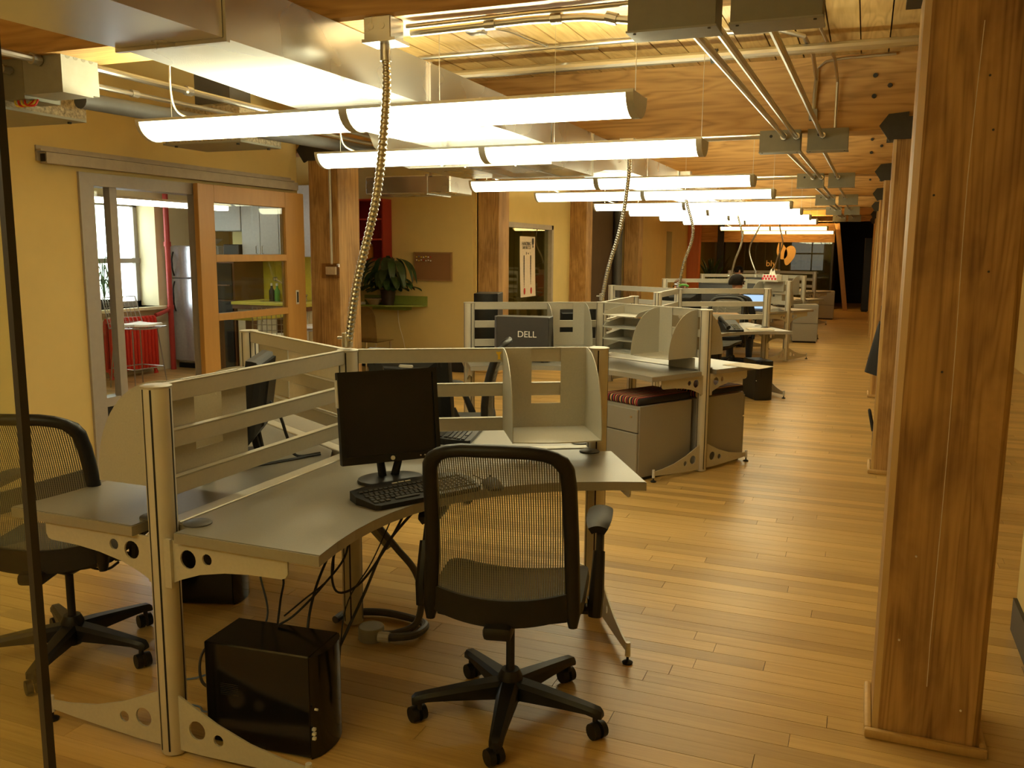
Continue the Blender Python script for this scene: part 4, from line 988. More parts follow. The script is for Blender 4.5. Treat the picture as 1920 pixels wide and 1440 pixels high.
# ================================================================== things on and under the desks
ZD = 0.7296     # worktop surface
def monitor(label, loc, rotz, w=0.37, h=0.315, tilt=8, stand=0.075, tag_=None, curved=False, back_detail=True, name='monitor'):
    """front faces local -Y, base at loc"""
    t = thing(name, label, 'monitor', loc, rotz)
    b = NB(); lathe(b, [(0.10, 0.0), (0.11, 0.004), (0.107, 0.012), (0.03, 0.018)], 28, T(0, 0.01, 0) @ Matrix.Diagonal((1.1, 0.85, 1, 1))); obj('base', b, 'black_plastic', t)
    b = NB()
    for s in (-1, 1): tube(b, [(s*0.022, 0.03, 0.012), (s*0.040, 0.012, stand+0.03), (s*0.045, 0.012, stand+0.10)], [0.016, 0.014, 0.012], 8)
    obj('neck', b, 'black_plastic', t)
    M = T(0, 0.0, stand) @ RX(rad(-tilt))
    b = NB()
    f = 0.016
    outer = [(-w/2, 0), (w/2, 0), (w/2, h), (-w/2, h)]; hole = [(-w/2+f, f*1.7), (w/2-f, f*1.7), (w/2-f, h-f), (-w/2+f, h-f)]
    plate(b, outer, [hole], 0.022, M @ T(0, -0.012, 0)); obj('bezel', b, 'black_plastic', t, False)
    b = NB(); box(b, -w/2+f*0.9, w/2-f*0.9, -0.016, -0.010, f*1.6, h-f*0.9, M); obj('screen', b, 'screen_off', t, False)
    b = NB(); n = 6
    secs = [(0.0, 1.0, 1.0), (0.018, 0.99, 0.985), (0.034, 0.80, 0.82), (0.05, 0.55, 0.6), (0.058, 0.5, 0.55)]
    rg = []
    for y, sx, sz in secs:
        zc = h*0.5
        rg.append([b.verts.new(M @ Vector((x*sx, y-0.002, zc+(z-zc)*sz))) for x, z in ((-w/2,0),(w/2,0),(w/2,h),(-w/2,h))])
    for i in range(len(rg)-1):
        for k in range(4): b.faces.new((rg[i][k], rg[i][(k+1)%4], rg[i+1][(k+1)%4], rg[i+1][k]))
    b.faces.new(rg[0]); b.faces.new(rg[-1][::-1]); obj('housing', b, 'black_plastic', t, False)
    if back_detail:
        b = NB()
        for i in range(24):
            x = -w*0.42 + w*0.84*i/23
            box(b, x-0.0022, x+0.0022, 0.018, 0.036, h*0.80, h*0.955, M @ T(0, 0.0, 0) )
        obj('vent_ribs', b, 'charcoal_plastic', t, False)
    b = NB(); cyl(b, (0, -0.022, f*0.8), (0, -0.026, f*0.8), 0.0085, 0.0075, 16, True, M); obj('power_button', b, 'silver_plastic', t)
    for i in range(4):
        b = NB(); cyl(b, (w/2-0.03-0.016*i, -0.022, f*0.8), (w/2-0.03-0.016*i, -0.0245, f*0.8), 0.0028 if i else 0.004, None, 8, True, M); obj('button', b, 'silver_plastic', t)
    if tag_ == 'side':
        b = NB(); box(b, -w/2-0.004, -w/2+0.004, -0.014, 0.008, h*0.62, h*0.92, M); obj('clip', b, 'white_plastic', t, False)
    if tag_ == 'back':
        b = NB(); box(b, -0.04, 0.03, 0.044, 0.050, h*0.70, h*0.83, M, 0.006, 2); obj('label_plate', b, 'silver_plastic', t)
    if tag_ == 'logo':
        lg = text('logo', 'DELL', 0.05, 'silver_plastic', M @ T(0, 0.0575, h*0.5) @ RZ(PI) @ RX(PI/2), t)
    return t
m1 = monitor('square black monitor switched off, facing the foreground chair', (-1.53, 2.67, ZD), rad(48), tag_='side', w=0.365, h=0.325)
b = NB(); box(b, -0.075, 0.02, -0.125, -0.06, 0.0, 0.0015, T(0,0,0.0125)); 
o = obj('note_card', b, 'folder_cream', None, False, loc=(-1.53, 2.67, ZD), rotz=rad(48)); tag(o, 'cream card lying on the foot of the square monitor', 'card')
m2 = monitor('black monitor seen from behind through the right-hand rails of the nearest cluster', (-1.93, 3.58, ZD), rad(186), w=0.40, h=0.325, tilt=10, stand=0.045, tag_='back')
m3 = monitor('black monitor seen edge-on through the left-hand rails of the nearest cluster', (-2.24, 2.80, ZD), rad(-62), w=0.38, h=0.33)
monitor('black monitor back with a pale logo, seen through the slot of the small bin', (-2.28, 7.05, ZD), rad(215), w=0.42, h=0.31, tag_='logo')
monitor('wide black monitor behind the rails right of the third hub post', (-1.95, 10.12, ZD), rad(180), w=0.46, h=0.30)
monitor('wide black monitor beside the laptop at the dark-haired person', (-2.02, 13.05, ZD), rad(0), w=0.50, h=0.30)
monitor('dark monitor on the fourth cluster, aisle side', (-1.20, 14.35, ZD), rad(100), w=0.42, h=0.30)
monitor('dark monitor on the fifth cluster', (-1.80, 16.42, ZD), rad(5), w=0.42, h=0.30)
# ---- keyboards
KEYBM = NB(); box(KEYBM, -0.0075, 0.0075, -0.0075, 0.0075, 0, 0.006, None, 0.0018, 1)
_k = obj('key', KEYBM, 'key_plastic', None, False); KEYME = _k.data; bpy.data.objects.remove(_k)
def keyboard(label, loc, rotz, separate=False):
    t = thing('keyboard', label, 'keyboard', loc, rotz)       # typist on -Y
    P = [(-0.205,-0.095),(-0.19,-0.105),(0.19,-0.105),(0.205,-0.095),(0.225,0.0),(0.215,0.06),(0.12,0.085),(-0.12,0.085),(-0.215,0.06),(-0.225,0.0)]
    b = NB(); A = [b.verts.new((x, y, 0.0)) for x, y in P]; B_ = [b.verts.new((x, y, 0.016+0.10*(y+0.105)*0.9)) for x, y in P]
    b.faces.new(A[::-1]); b.faces.new(B_)
    for i in range(len(P)): b.faces.new((A[i], A[(i+1)%len(P)], B_[(i+1)%len(P)], B_[i]))
    obj('body', b, 'black_plastic', t, False)
    def zt(y): return 0.016+0.10*(y+0.105)*0.9
    rows = [(-0.078, [(-0.185+0.0185*i, 1) for i in range(3)] + [(-0.095, 5)] + [(-0.03+0.0185*i, 1) for i in range(4)])]
    keys = []
    for r, y in enumerate((-0.055, -0.0365, -0.018, 0.0005, 0.026)):
        for i in range(14): keys.append((-0.193+0.0185*i+0.005*(r % 2), y, 1.0))
        for i in range(7): keys.append((0.082+0.0185*i, y, 1.0))
    for i in range(3): keys.append((-0.193+0.022*i, -0.0745, 1.15))
    keys.append((-0.075, -0.0745, 6.0))
    for i in range(10): keys.append((0.022+0.0185*i, -0.0745, 1.0))
    if separate:
        for x, y, s in keys:
            o = bpy.data.objects.new('key', KEYME); COL.objects.link(o); o.parent = t; o.location = (x, y, zt(y)-0.001); o.scale = (s, 1, 1); o.rotation_euler = (0.09, 0, 0)
    else:
        b = NB()
        for x, y, s in keys: box(b, x-0.0075*s, x+0.0075*s, y-0.0075, y+0.0075, zt(y)-0.002, zt(y)+0.005)
        o = obj('keys', b, 'key_plastic', t, False); o['kind'] = 'stuff'
    for i in range(3):
        b = NB(); box(b, -0.045+0.026*i-0.010, -0.045+0.026*i+0.010, 0.056, 0.062, zt(0.06), zt(0.06)+0.002); obj('media_button', b, 'silver_plastic', t, False)
    return t
keyboard('black keyboard in front of the square monitor', (-1.377, 2.562, ZD), rad(60), True)
keyboard('black keyboard on the far side of the nearest cluster', (-1.67, 3.50, ZD), rad(103))
def mouse(label, loc, rotz):
    t = thing('mouse', label, 'mouse', loc, rotz)
    b = NB(); grid(b, lambda u, v: ((u-0.5)*0.062*(1-0.25*abs(2*v-1)**2.5), (v-0.5)*0.115, 0.001+0.036*(math.sin(PI*(0.06+0.88*u))**0.5)*(math.sin(PI*(0.05+0.9*v))**0.6)), 12, 14); obj('shell', b, 'charcoal_plastic', t)
    b = NB(); box(b, -0.028, 0.028, -0.05, 0.05, 0.0, 0.012, None, 0.005, 1); obj('underside', b, 'black_plastic', t)
    b = NB(); cyl(b, (-0.003, 0.03, 0.031), (0.003, 0.03, 0.031), 0.008, None, 10); obj('wheel', b, 'black_plastic', t)
    b = NB(); tube(b, smoothpath([(0,0.055,0.008),(0.0,0.085,0.004),(-0.01,0.12,0.004),(-0.02,0.17,0.004)], 5), 0.002, 6); obj('cord', b, 'black_plastic', t)
mouse('dark rounded mouse seen through the foreground chair back', (-1.165, 2.735, ZD), rad(40))
# ---- desktop towers
def tower(label, loc, rotz, w=0.18, d=0.40, h=0.36, side='black_gloss', front='black_gloss', logo=None, rounded=0.03, badge=False):
    t = thing('computer_tower', label, 'computer', loc, rotz)      # front faces local +X; wide side faces -Y
    b = NB(); box(b, -d/2, d/2-rounded, -w/2, w/2, 0.004, h, None, 0.004, 1); obj('case', b, side, t)
    b = NB(); n = 8
    P = [(d/2-rounded, -w/2), (d/2-rounded, w/2)] + [(d/2-rounded+rounded*math.sin(PI*i/n)**0.6, w/2-w*i/n) for i in range(1, n)]
    prism(b, P, 0.002, h-0.002); f = obj('front_panel', b, front, t, True, 50)
    b = NB(); box(b, d/2-rounded*0.5, d/2-rounded*0.2+0.002, -w/2-0.0008, -w/2+0.004, h*0.50, h*0.515); obj('trim_line', b, 'silver_plastic', f, False)
    for x in (-d/2+0.05, d/2-0.07):
        for y in (-w/2+0.025, w/2-0.025):
            b = NB(); cyl(b, (x, y, 0), (x, y, 0.005), 0.012, None, 8); obj('rubber_foot', b, 'rubber_black', t)
    b = NB()
    for i in range(7): box(b, -d*0.36+0.0, -d*0.20, -w/2-0.0005, -w/2+0.001, h*0.50+i*0.006, h*0.50+i*0.006+0.002)
    obj('side_vents', b, 'charcoal_plastic', t, False)
    if logo: text('logo', logo, 0.056, 'silver_plastic', T(0.02, -w/2-0.001, h*0.26) @ RX(PI/2), t)
    if badge:
        for i, z in enumerate((0.10, 0.085, 0.07)):
            b = NB(); box(b, d/2-rounded*0.8, d/2-rounded*0.45, -w/2-0.003, -w/2+0.006, z, z+0.008); obj('port', b, 'silver_plastic', f, False)
    return t
tower('glossy black computer tower on the floor under the nearest desk', (-1.66, 2.155, 0), rad(5), w=0.19, d=0.40, h=0.335, badge=True)
tower('black computer tower on the floor behind the nearest post', (-2.66, 2.98, 0), rad(20), w=0.19, d=0.36, h=0.34)
tower('dark desktop computer with a bold logo standing on the near worktop of the second cluster', (-2.365, 6.13, ZD), rad(188), w=0.17, d=0.43, h=0.335, side='dell_side', front='dell_front')
_t = [o for o in bpy.data.objects if o.name.startswith('computer_tower')][-1]
text('logo', 'DELL', 0.066, 'white_plastic', T(-0.05, 0.0865, 0.205) @ RZ(PI) @ RX(PI/2), [o for o in bpy.data.objects if o.get('label', '').startswith('dark desktop computer')][0])
tower('tall black computer tower on the worktop behind the left post of the second cluster', (-2.93, 6.78, ZD), rad(-75), w=0.20, d=0.36, h=0.47, side='black_plastic', front='black_plastic')
tower('black computer tower on the floor at the aisle end of the third cluster', (-1.0, 9.62, 0), rad(-60), w=0.19, d=0.36, h=0.42, side='black_plastic')
# ---- cables under the nearest desk
def cable(label, pts, r=0.0042, mat='rubber_black', cat='cable'):
    b = NB(); tube(b, smoothpath(pts, 7), r, 6); return tag(obj('cable', b, mat), label, cat)
cable('black cable looping from the worktop edge down to the tower top', [(-1.56,2.42,0.69),(-1.55,2.40,0.55),(-1.60,2.33,0.45),(-1.66,2.26,0.37),(-1.70,2.22,0.34)])
cable('thin black cable crossing behind the tower', [(-1.50,2.48,0.69),(-1.60,2.42,0.55),(-1.58,2.35,0.48),(-1.66,2.30,0.40),(-1.72,2.28,0.345)], 0.003)
cable('thick black cable dropping straight behind the tower', [(-1.60,2.50,0.69),(-1.64,2.46,0.55),(-1.65,2.36,0.42),(-1.63,2.28,0.30),(-1.62,2.27,0.1)], 0.005)
cable('black cable swinging low beside the hub post', [(-1.42,2.62,0.69),(-1.52,2.60,0.50),(-1.62,2.58,0.36),(-1.70,2.56,0.33),(-1.74,2.60,0.42),(-1.70,2.64,0.60),(-1.66,2.66,0.69)], 0.0045)
cable('black cable hanging in a bow under the worktop', [(-1.72,2.40,0.69),(-1.76,2.45,0.58),(-1.72,2.50,0.50),(-1.62,2.50,0.55),(-1.58,2.52,0.69)], 0.0035)
cable('black cable hanging near the tower back corner', [(-1.82,2.40,0.69),(-1.86,2.42,0.52),(-1.90,2.45,0.44),(-1.84,2.44,0.40),(-1.78,2.34,0.36),(-1.76,2.27,0.2)], 0.0042)
cable('thin straight black cable dropping to the right of the tower top', [(-1.44,2.56,0.69),(-1.50,2.48,0.5),(-1.52,2.34,0.38),(-1.53,2.30,0.12)], 0.0025)
cable('long black power cable sagging right of the tower', [(-1.36,2.55,0.69),(-1.46,2.50,0.55),(-1.50,2.42,0.40),(-1.55,2.32,0.22)], 0.005)
cable('blue network cable hanging behind the bracket and running over the floor', [(-1.80,2.25,0.66),(-1.86,2.34,0.45),(-1.90,2.42,0.25),(-2.00,2.40,0.10),(-2.16,2.34,0.01),(-2.3,2.3,0.006)], 0.0038, 'blue_cable')
cable('blue network cable on the floor left of the tower', [(-2.12,2.18,0.005),(-2.02,2.19,0.006),(-1.96,2.15,0.02),(-1.865,2.13,0.05)], 0.0035, 'blue_cable')
cable('black power loop at the back of the tower', [(-1.86,2.2,0.30),(-1.95,2.24,0.26),(-2.02,2.22,0.18),(-1.97,2.16,0.12),(-1.865,2.13,0.12)], 0.005)
cable('black cable bundle lying across the left-hand worktop', [(-2.32,2.45,ZD+0.006),(-2.20,2.50,ZD+0.006),(-2.12,2.62,ZD+0.006),(-2.05,2.78,ZD+0.006),(-1.985,2.90,ZD+0.006)], 0.004)
cable('thin black cable lying across the left-hand worktop', [(-2.35,2.40,ZD+0.004),(-2.22,2.56,ZD+0.004),(-2.10,2.66,ZD+0.004),(-2.00,2.88,ZD+0.004)], 0.003)
cable('thick black monitor cable arching behind the edge-on monitor', [(-2.18,2.84,0.95),(-2.10,2.80,0.90),(-2.07,2.80,0.82),(-2.06,2.84,ZD+0.008),(-2.0,2.92,ZD+0.006)], 0.006)
cable('white thin cord hanging beside the green shelf', [(-5.64,10.07,0.83),(-5.62,10.06,0.60),(-5.55,10.06,0.35),(-5.5,10.07,0.006)], 0.004, 'white_cable')
# ---- floor power: hose from the hub post to a round floor box
t = thing('floor_power_box', 'round grey metal floor box with a coiled hose by the hub post', 'floor box', (-1.755, 2.885, 0))
b = NB(); lathe(b, [(0.050, 0.0), (0.052, 0.004), (0.052, 0.05), (0.049, 0.055), (0.0, 0.056)], 24); obj('body', b, 'box_grey_light', t)
b = NB(); tube(b, smoothpath([(0.05,0.0,0.028),(0.10,0.03,0.03),(0.15,0.10,0.05),(0.155,0.14,0.15),(0.13,0.13,0.26),(0.06,0.10,0.36),(-0.05,0.09,0.48),(-0.11,0.10,0.55)], 8), 0.014, 10); obj('hose', b, 'grey_pvc', t)
b = NB(); tube(b, smoothpath([(0.045,-0.02,0.025),(0.11,0.0,0.025),(0.17,0.06,0.024),(0.16,0.16,0.022),(0.05,0.20,0.02),(-0.08,0.20,0.02),(-0.2,0.14,0.02),(-0.21,0.06,0.02)], 8), 0.016, 10); obj('hose', b, 'grey_pvc', t)
b = NB(); tube(b, smoothpath([(0.02,0.13,0.35),(-0.06,0.10,0.45),(-0.13,0.07,0.55)], 4), 0.024, 10); obj('sleeve', b, 'box_grey_light', t)
b = NB(); cyl(b, (0.045,-0.02,0.026), (0.09,-0.012,0.026), 0.021, None, 10); obj('fitting', b, 'silver_plastic', t)
# ---- small things on the nearest worktops
def simple(name, label, cat, bm, mat, loc=None, rotz=0, group=None): return tag(obj(name, bm, mat, None, True, 35, loc, rotz), label, cat, group)
t = thing('adapter_plug', 'small grey adapter by the left bin under the rails', 'adapter', (-2.14, 2.42, ZD), rad(30))
b = NB(); box(b, -0.02, 0.02, -0.03, 0.03, 0, 0.05, None, 0.008, 2); obj('body', b, 'silver_plastic', t)
b = NB(); tube(b, smoothpath([(0,0.03,0.02),(0.03,0.06,0.006),(0.08,0.10,0.004)], 4), 0.003, 6); obj('cord', b, 'black_plastic', t)
# hub 2/3 extras
b = NB(); tube(b, smoothpath([(0,0,0),(0.03,-0.01,0.012),(0.07,-0.02,0.01),(0.10,-0.01,-0.004)], 5), [0.012]*15+[0.008], 8)
simple('green_ribbon', 'bright green ribbon tied on top of the third hub post', 'ribbon', b, 'green_plastic', (H3[0]+0.02, H3[1]-0.045, POST_H+0.03))
# phone on the third cluster
t = thing('desk_phone', 'black desk telephone on the aisle worktop of the third cluster', 'telephone', (-1.28, 9.40, ZD), rad(35))
b = NB(); v = [(-0.10,-0.10,0),(0.10,-0.10,0),(0.10,0.10,0),(-0.10,0.10,0),(-0.10,-0.10,0.02),(0.10,-0.10,0.02),(0.10,0.10,0.11),(-0.10,0.10,0.11)]
vs = [b.verts.new(p) for p in v]
for q in ((3,2,1,0),(4,5,6,7),(0,1,5,4),(1,2,6,5),(2,3,7,6),(3,0,4,7)): b.faces.new([vs[i] for i in q])
obj('base', b, 'black_plastic', t, False)
b = NB(); tube(b, [(-0.075,-0.10,0.045),(-0.075,-0.05,0.075),(-0.075,0.05,0.115),(-0.075,0.105,0.13)], [0.024,0.018,0.018,0.026], 10); obj('handset', b, 'black_plastic', t)
b = NB(); box(b, -0.01, 0.085, 0.04, 0.085, 0.0, 0.006, T(0,0,0.055) @ RX(0.42)); obj('display', b, 'silver_plastic', t, False)
for i in range(4):
    for j in range(3):
        b = NB(); box(b, 0.0+0.026*j, 0.018+0.026*j, -0.075+0.024*i, -0.060+0.024*i, 0.02+0.45*(0.025+0.024*i)-0.002, 0.026+0.45*(0.03+0.024*i)); obj('key', b, 'box_grey_light', t, False)
b = NB(); tube(b, smoothpath([(-0.08,-0.12,0.012),(-0.15,-0.14,0.008),(-0.22,-0.05,0.008),(-0.26,-0.02,0.008)], 5), 0.006, 6); obj('cord', b, 'black_plastic', t)
b = NB(); box(b, 0, 0.26, 0, 0.20, 0, 0.012); simple('paper_stack', 'stack of pale papers beside the telephone', 'papers', b, 'paper_white', (-1.10, 9.55, ZD), rad(20))
b = NB(); box(b, 0, 0.32, 0, 0.22, 0, 0.12, None, 0.003, 1); simple('carton', 'small brown carton behind the rails of the third cluster', 'box', b, 'carton', (-1.62, 10.22, ZD), rad(15))
b = NB(); box(b, 0, 0.20, 0, 0.006, 0, 0.28, None, 0.002, 1); simple('cream_folder', 'cream folder standing upright behind the third hub post', 'folder', b, 'folder_cream', (-2.28, 10.22, ZD), rad(10))
b = NB(); box(b, 0, 0.30, 0, 0.21, 0, 0.003); simple('paper_sheet', 'white paper sheet on the aisle worktop of the second cluster', 'paper', b, 'paper_white', (-0.93, 6.50, ZD), rad(-25))
# laptop at the person in black
t = thing('laptop', 'open laptop with a glowing pale-blue screen before the person in black', 'laptop', (-1.46, 12.95, ZD), rad(4))
b = NB(); box(b, -0.16, 0.16, -0.22, 0.0, 0, 0.018, None, 0.004, 1); obj('base', b, 'charcoal_plastic', t)
b = NB(); box(b, -0.16, 0.16, -0.006, 0.006, 0.0, 0.225, T(0, 0.0, 0.012) @ RX(rad(-14)), 0.003, 1); l = obj('lid', b, 'charcoal_plastic', t)
b = NB(); box(b, -0.147, 0.147, -0.0075, -0.0062, 0.014, 0.212, T(0, 0.0, 0.012) @ RX(rad(-14))); obj('screen', b, 'laptop_screen', l, False)
# red flowered tissue box on the fourth cluster
t = thing('tissue_box', 'white tissue box with a red flower pattern on the fourth cluster', 'tissue box', (-1.24, 13.13, 1.155), rad(-30))
b = NB(); box(b, -0.12, 0.12, -0.06, 0.06, 0, 0.085, None, 0.003, 1); obj('carton', b, 'tissue_white', t)
rg_ = random.Random(2)
for i in range(9):
    x = -0.11+0.026*i; b = NB(); lathe(b, [(0.0, 0.0), (0.02, 0.001), (0.017, 0.002), (0.0, 0.002)], 7, T(x, -0.060, 0.025+0.035*(i % 2)) @ RX(PI/2)); obj('flower_print', b, 'flower_red', t)
b = NB(); grid(b, lambda u, v: ((u-0.5)*0.10*(1-0.4*v), (0.01*math.sin(9*u)), 0.084+0.085*v*(0.75+0.25*math.sin(7*u))), 10, 6, 0.003); obj('tissue', b, 'tissue_white', t)
t = thing('tissue_shelf', 'thin grey shelf under the red flowered tissue box', 'shelf', (-1.24, 13.13, 1.12), rad(-30))
b = NB(); box(b, -0.16, 0.16, -0.08, 0.08, 0.018, 0.034); obj('board', b, 'bin_paint', t, False); b = NB(); box(b, -0.16, 0.16, 0.06, 0.08, -0.12, 0.018); obj('bracket', b, 'bin_paint', t, False)
# far clutter
for i, (x, y, w_, h_, m_, lab) in enumerate(((-1.55, 14.38, 0.22, 0.16, 'black_plastic', 'low black device on the aisle worktop of the fourth cluster'), (-1.50, 16.08, 0.26, 0.10, 'black_plastic', 'dark box on the aisle corner of the fifth cluster'), (-2.25, 16.35, 0.16, 0.22, 'carton', 'small brown carton on the fifth cluster'))):
    z = ZD
    b = NB(); box(b, 0, w_, 0, 0.16, 0, h_, None, 0.01, 2); simple('desk_box', lab, 'box', b, m_, (x, y, z), 0.1*i)
# waste bin under the far desk and the box of things on the floor
t = thing('waste_basket', 'dark waste basket on the floor beside the jeans of the seated person', 'waste basket', (-1.80, 11.55, 0))
b = NB(); lathe(b, [(0.0, 0.004), (0.105, 0.0), (0.135, 0.30), (0.14, 0.305), (0.13, 0.305), (0.10, 0.012), (0.0, 0.012)], 18); obj('bucket', b, 'charcoal_plastic', t)
b = NB(); lathe(b, [(0.138, 0.29), (0.145, 0.29), (0.145, 0.306), (0.138, 0.306)], 18); obj('rim', b, 'box_grey_light', t)
# ================================================================== kitchen, seen through the doorway and the sliding door
t = thing('radiator', 'cast-iron radiator painted bright red under the kitchen window', 'radiator', (-8.20, 7.72, 0))
ns = 13
for i in range(ns):
    y = 0.03 + i*0.058
    b = NB(); 
    for x in (-0.05, 0.03): tube(b, [(x, y, 0.09), (x, y, 0.13), (x, y, 0.64), (x, y, 0.70)], [0.024, 0.027, 0.027, 0.02], 8)
    box(b, -0.055, 0.035, y-0.022, y+0.022, 0.66, 0.725, None, 0.018, 2); box(b, -0.055, 0.035, y-0.02, y+0.02, 0.08, 0.13, None, 0.015, 2)
    obj('section', b, 'red_paint', t)
for y in (0.03, 0.03+(ns-1)*0.058):
    b = NB(); tube(b, [(-0.01, y, 0.1), (0.0, y, 0.05), (0.01, y, 0.0)], [0.028, 0.02, 0.03], 8); obj('foot', b, 'red_paint', t)
t = thing('riser_pipe', 'red heating pipe rising in the kitchen corner', 'pipe', (-8.24, 8.80, 0))
b = NB(); tube(b, [(0,0,0.0),(0,0,2.86)], 0.035, 12); obj('riser', b, 'red_pipe', t)
b = NB(); tube(b, smoothpath([(0,0,0.80),(0.0,-0.08,0.76),(0.02,-0.22,0.73),(0.02,-0.285,0.72)], 5), 0.026, 10); obj('branch', b, 'red_pipe', t)
for z in (0.80, 1.6): 
    b = NB(); cyl(b, (0,0,z-0.03), (0,0,z+0.03), 0.045, None, 12); obj('coupling', b, 'red_pipe', t)
t = thing('refrigerator', 'tall steel refrigerator with curved black handles in the kitchen', 'refrigerator', (-8.33, 8.93, 0))
b = NB(); box(b, 0, 0.72, 0.06, 0.70, 0.06, 1.585, None, 0.01, 1); obj('cabinet', b, 'fridge_steel', t)
for z0, z1 in ((0.10, 1.165), (1.172, 1.58)):
    b = NB(); box(b, 0.0, 0.72, 0.0, 0.058, z0, z1, None, 0.015, 2); d_ = obj('fridge_door', b, 'fridge_steel', t)
    zz = (z1-0.42, z1-0.04) if z0 < 1 else (z0+0.03, z0+0.33)
    b = NB(); m = (zz[0]+zz[1])/2; tube(b, smoothpath([(0.06,-0.005,zz[0]),(0.075,-0.05,zz[0]+0.09),(0.085,-0.06,m),(0.075,-0.05,zz[1]-0.09),(0.06,-0.005,zz[1])], 5), 0.010, 8); obj('handle', b, 'black_plastic', d_)
b = NB(); box(b, 0.02, 0.70, 0.05, 0.66, 0.0, 0.06); obj('kick_plate', b, 'black_plastic', t, False)
t = thing('fruit_bowl', 'white bowl on top of the steel refrigerator', 'bowl', (-7.9, 9.2, 1.585))
b = NB(); lathe(b, [(0.05, 0.0), (0.06, 0.004), (0.15, 0.075), (0.155, 0.085), (0.145, 0.08), (0.055, 0.012), (0.0, 0.01)], 18); obj('bowl', b, 'white_plastic', t)
b = NB(); lathe(b, [(0.145, 0.083), (0.157, 0.083), (0.157, 0.09), (0.145, 0.09)], 18); obj('rim', b, 'silver_plastic', t)
# cabinets
def cab(name, label, x0, x1, y0, y1, z0, z1, ndoor, mat, handles=True, hz=None):
    t = thing(name, label, 'cabinet', (x0, y0, z0)); w, d, h = x1-x0, y1-y0, z1-z0
    b = NB(); box(b, 0, w, 0.02, d, 0, h); obj('body', b, mat, t, False)
    for i in range(ndoor):
        a0, a1 = w*i/ndoor+0.003, w*(i+1)/ndoor-0.003
        b = NB(); box(b, a0, a1, 0, 0.019, 0.004, h-0.004, None, 0.002, 1); q = obj('cabinet_door', b, mat, t)
        if handles:
            hx = a1-0.04 if i % 2 == 0 else a0+0.04; zz = 0.03 if hz is None else hz
            b = NB(); tube(b, [(hx,0.0,zz),(hx,-0.025,zz+0.01),(hx,-0.025,zz+0.09),(hx,0.0,zz+0.10)], 0.005, 6); obj('handle', b, 'chrome', q)
    return t
cab('upper_cabinet', 'grey-white upper kitchen cabinets seen through the sliding door', -6.95, -5.88, 8.64, 8.99, 1.46, 2.28, 4, 'cabinet_white')
cab('upper_cabinet', 'short grey-white upper cabinet over the dark oven', -7.45, -6.96, 8.64, 8.99, 1.76, 2.28, 1, 'cabinet_white', False)
cab('base_cabinet', 'cream kitchen base cabinets under the lime worktop', -6.9, -5.9, 8.45, 8.99, 0.0, 0.85, 3, 'panel_cream', True, 0.7)
t = thing('wall_oven', 'dark brown built-in oven tower left of the lime worktop', 'oven', (-7.42, 8.42, 0))
b = NB(); box(b, 0, 0.50, 0.02, 0.57, 0, 1.42); obj('body', b, 'dark_brown_wood', t, False)
b = NB(); box(b, 0.02, 0.48, 0.0, 0.02, 0.95, 1.38, None, 0.005, 1); q = obj('oven_door', b, 'black_gloss', t)
b = NB(); tube(b, [(0.06,0.0,1.12),(0.06,-0.03,1.12),(0.44,-0.03,1.12),(0.44,0.0,1.12)], 0.008, 6); obj('handle', b, 'dark_brown_wood', q)
b = NB(); box(b, 0.02, 0.48, 0.0, 0.02, 0.03, 0.93, None, 0.005, 1); obj('lower_door', b, 'black_plastic', t)
b = NB(); box(b, 0, 0.24, 0, 0.2, 0, 0.18, None, 0.01, 1); simple('dark_box', 'dark appliance on top of the oven tower', 'appliance', b, 'charcoal_plastic', (-7.2, 8.6, 1.421))
t = thing('kitchen_counter', 'lime-yellow kitchen worktop with a dark wooden edge', 'worktop', (-6.90, 8.36, 0.851))
b = NB(); box(b, 0, 1.05, 0, 0.63, 0.0, 0.05, None, 0.004, 1); obj('edge', b, 'dark_brown_wood', t)
b = NB(); box(b, -0.01, 1.06, -0.01, 0.63, 0.05, 0.085, None, 0.003, 1); obj('top', b, 'lime_top', t)
b = NB(); box(b, 0.30, 0.82, 0.12, 0.5, 0.085, 0.092, None, 0.003, 1); obj('sink_rim', b, 'chrome', t)
t = thing('backsplash', 'lime-yellow backsplash behind the kitchen sink', 'backsplash', (-6.92, 8.985, 0.94))
for i in range(6):
    b = NB(); box(b, 0.18*i+0.001, 0.18*i+0.178, 0, 0.014, 0, 0.518); obj('tile', b, 'lime_tile', t, False)
t = thing('faucet', 'chrome kitchen faucet with a long angled spout', 'faucet', (-6.30, 8.80, 0.937))
b = NB(); lathe(b, [(0.03, 0), (0.03, 0.02), (0.015, 0.03), (0.015, 0.09)], 12); obj('body', b, 'chrome', t)
b = NB(); tube(b, smoothpath([(0,0,0.08),(-0.08,-0.06,0.16),(-0.19,-0.13,0.25)], 5), [0.012]*10+[0.014], 8); obj('spout', b, 'chrome', t)
b = NB(); lathe(b, [(0.018, -0.02), (0.028, -0.01), (0.028, 0.02), (0.015, 0.03)], 10, T(-0.20, -0.135, 0.255)); obj('spray_head', b, 'chrome', t)
for s in (-1, 1):
    b = NB(); lathe(b, [(0.02, 0), (0.02, 0.05), (0.03, 0.06), (0.03, 0.08), (0.0, 0.085)], 10, T(0.0+s*0.12, 0.0, 0)); obj('tap', b, 'chrome', t)
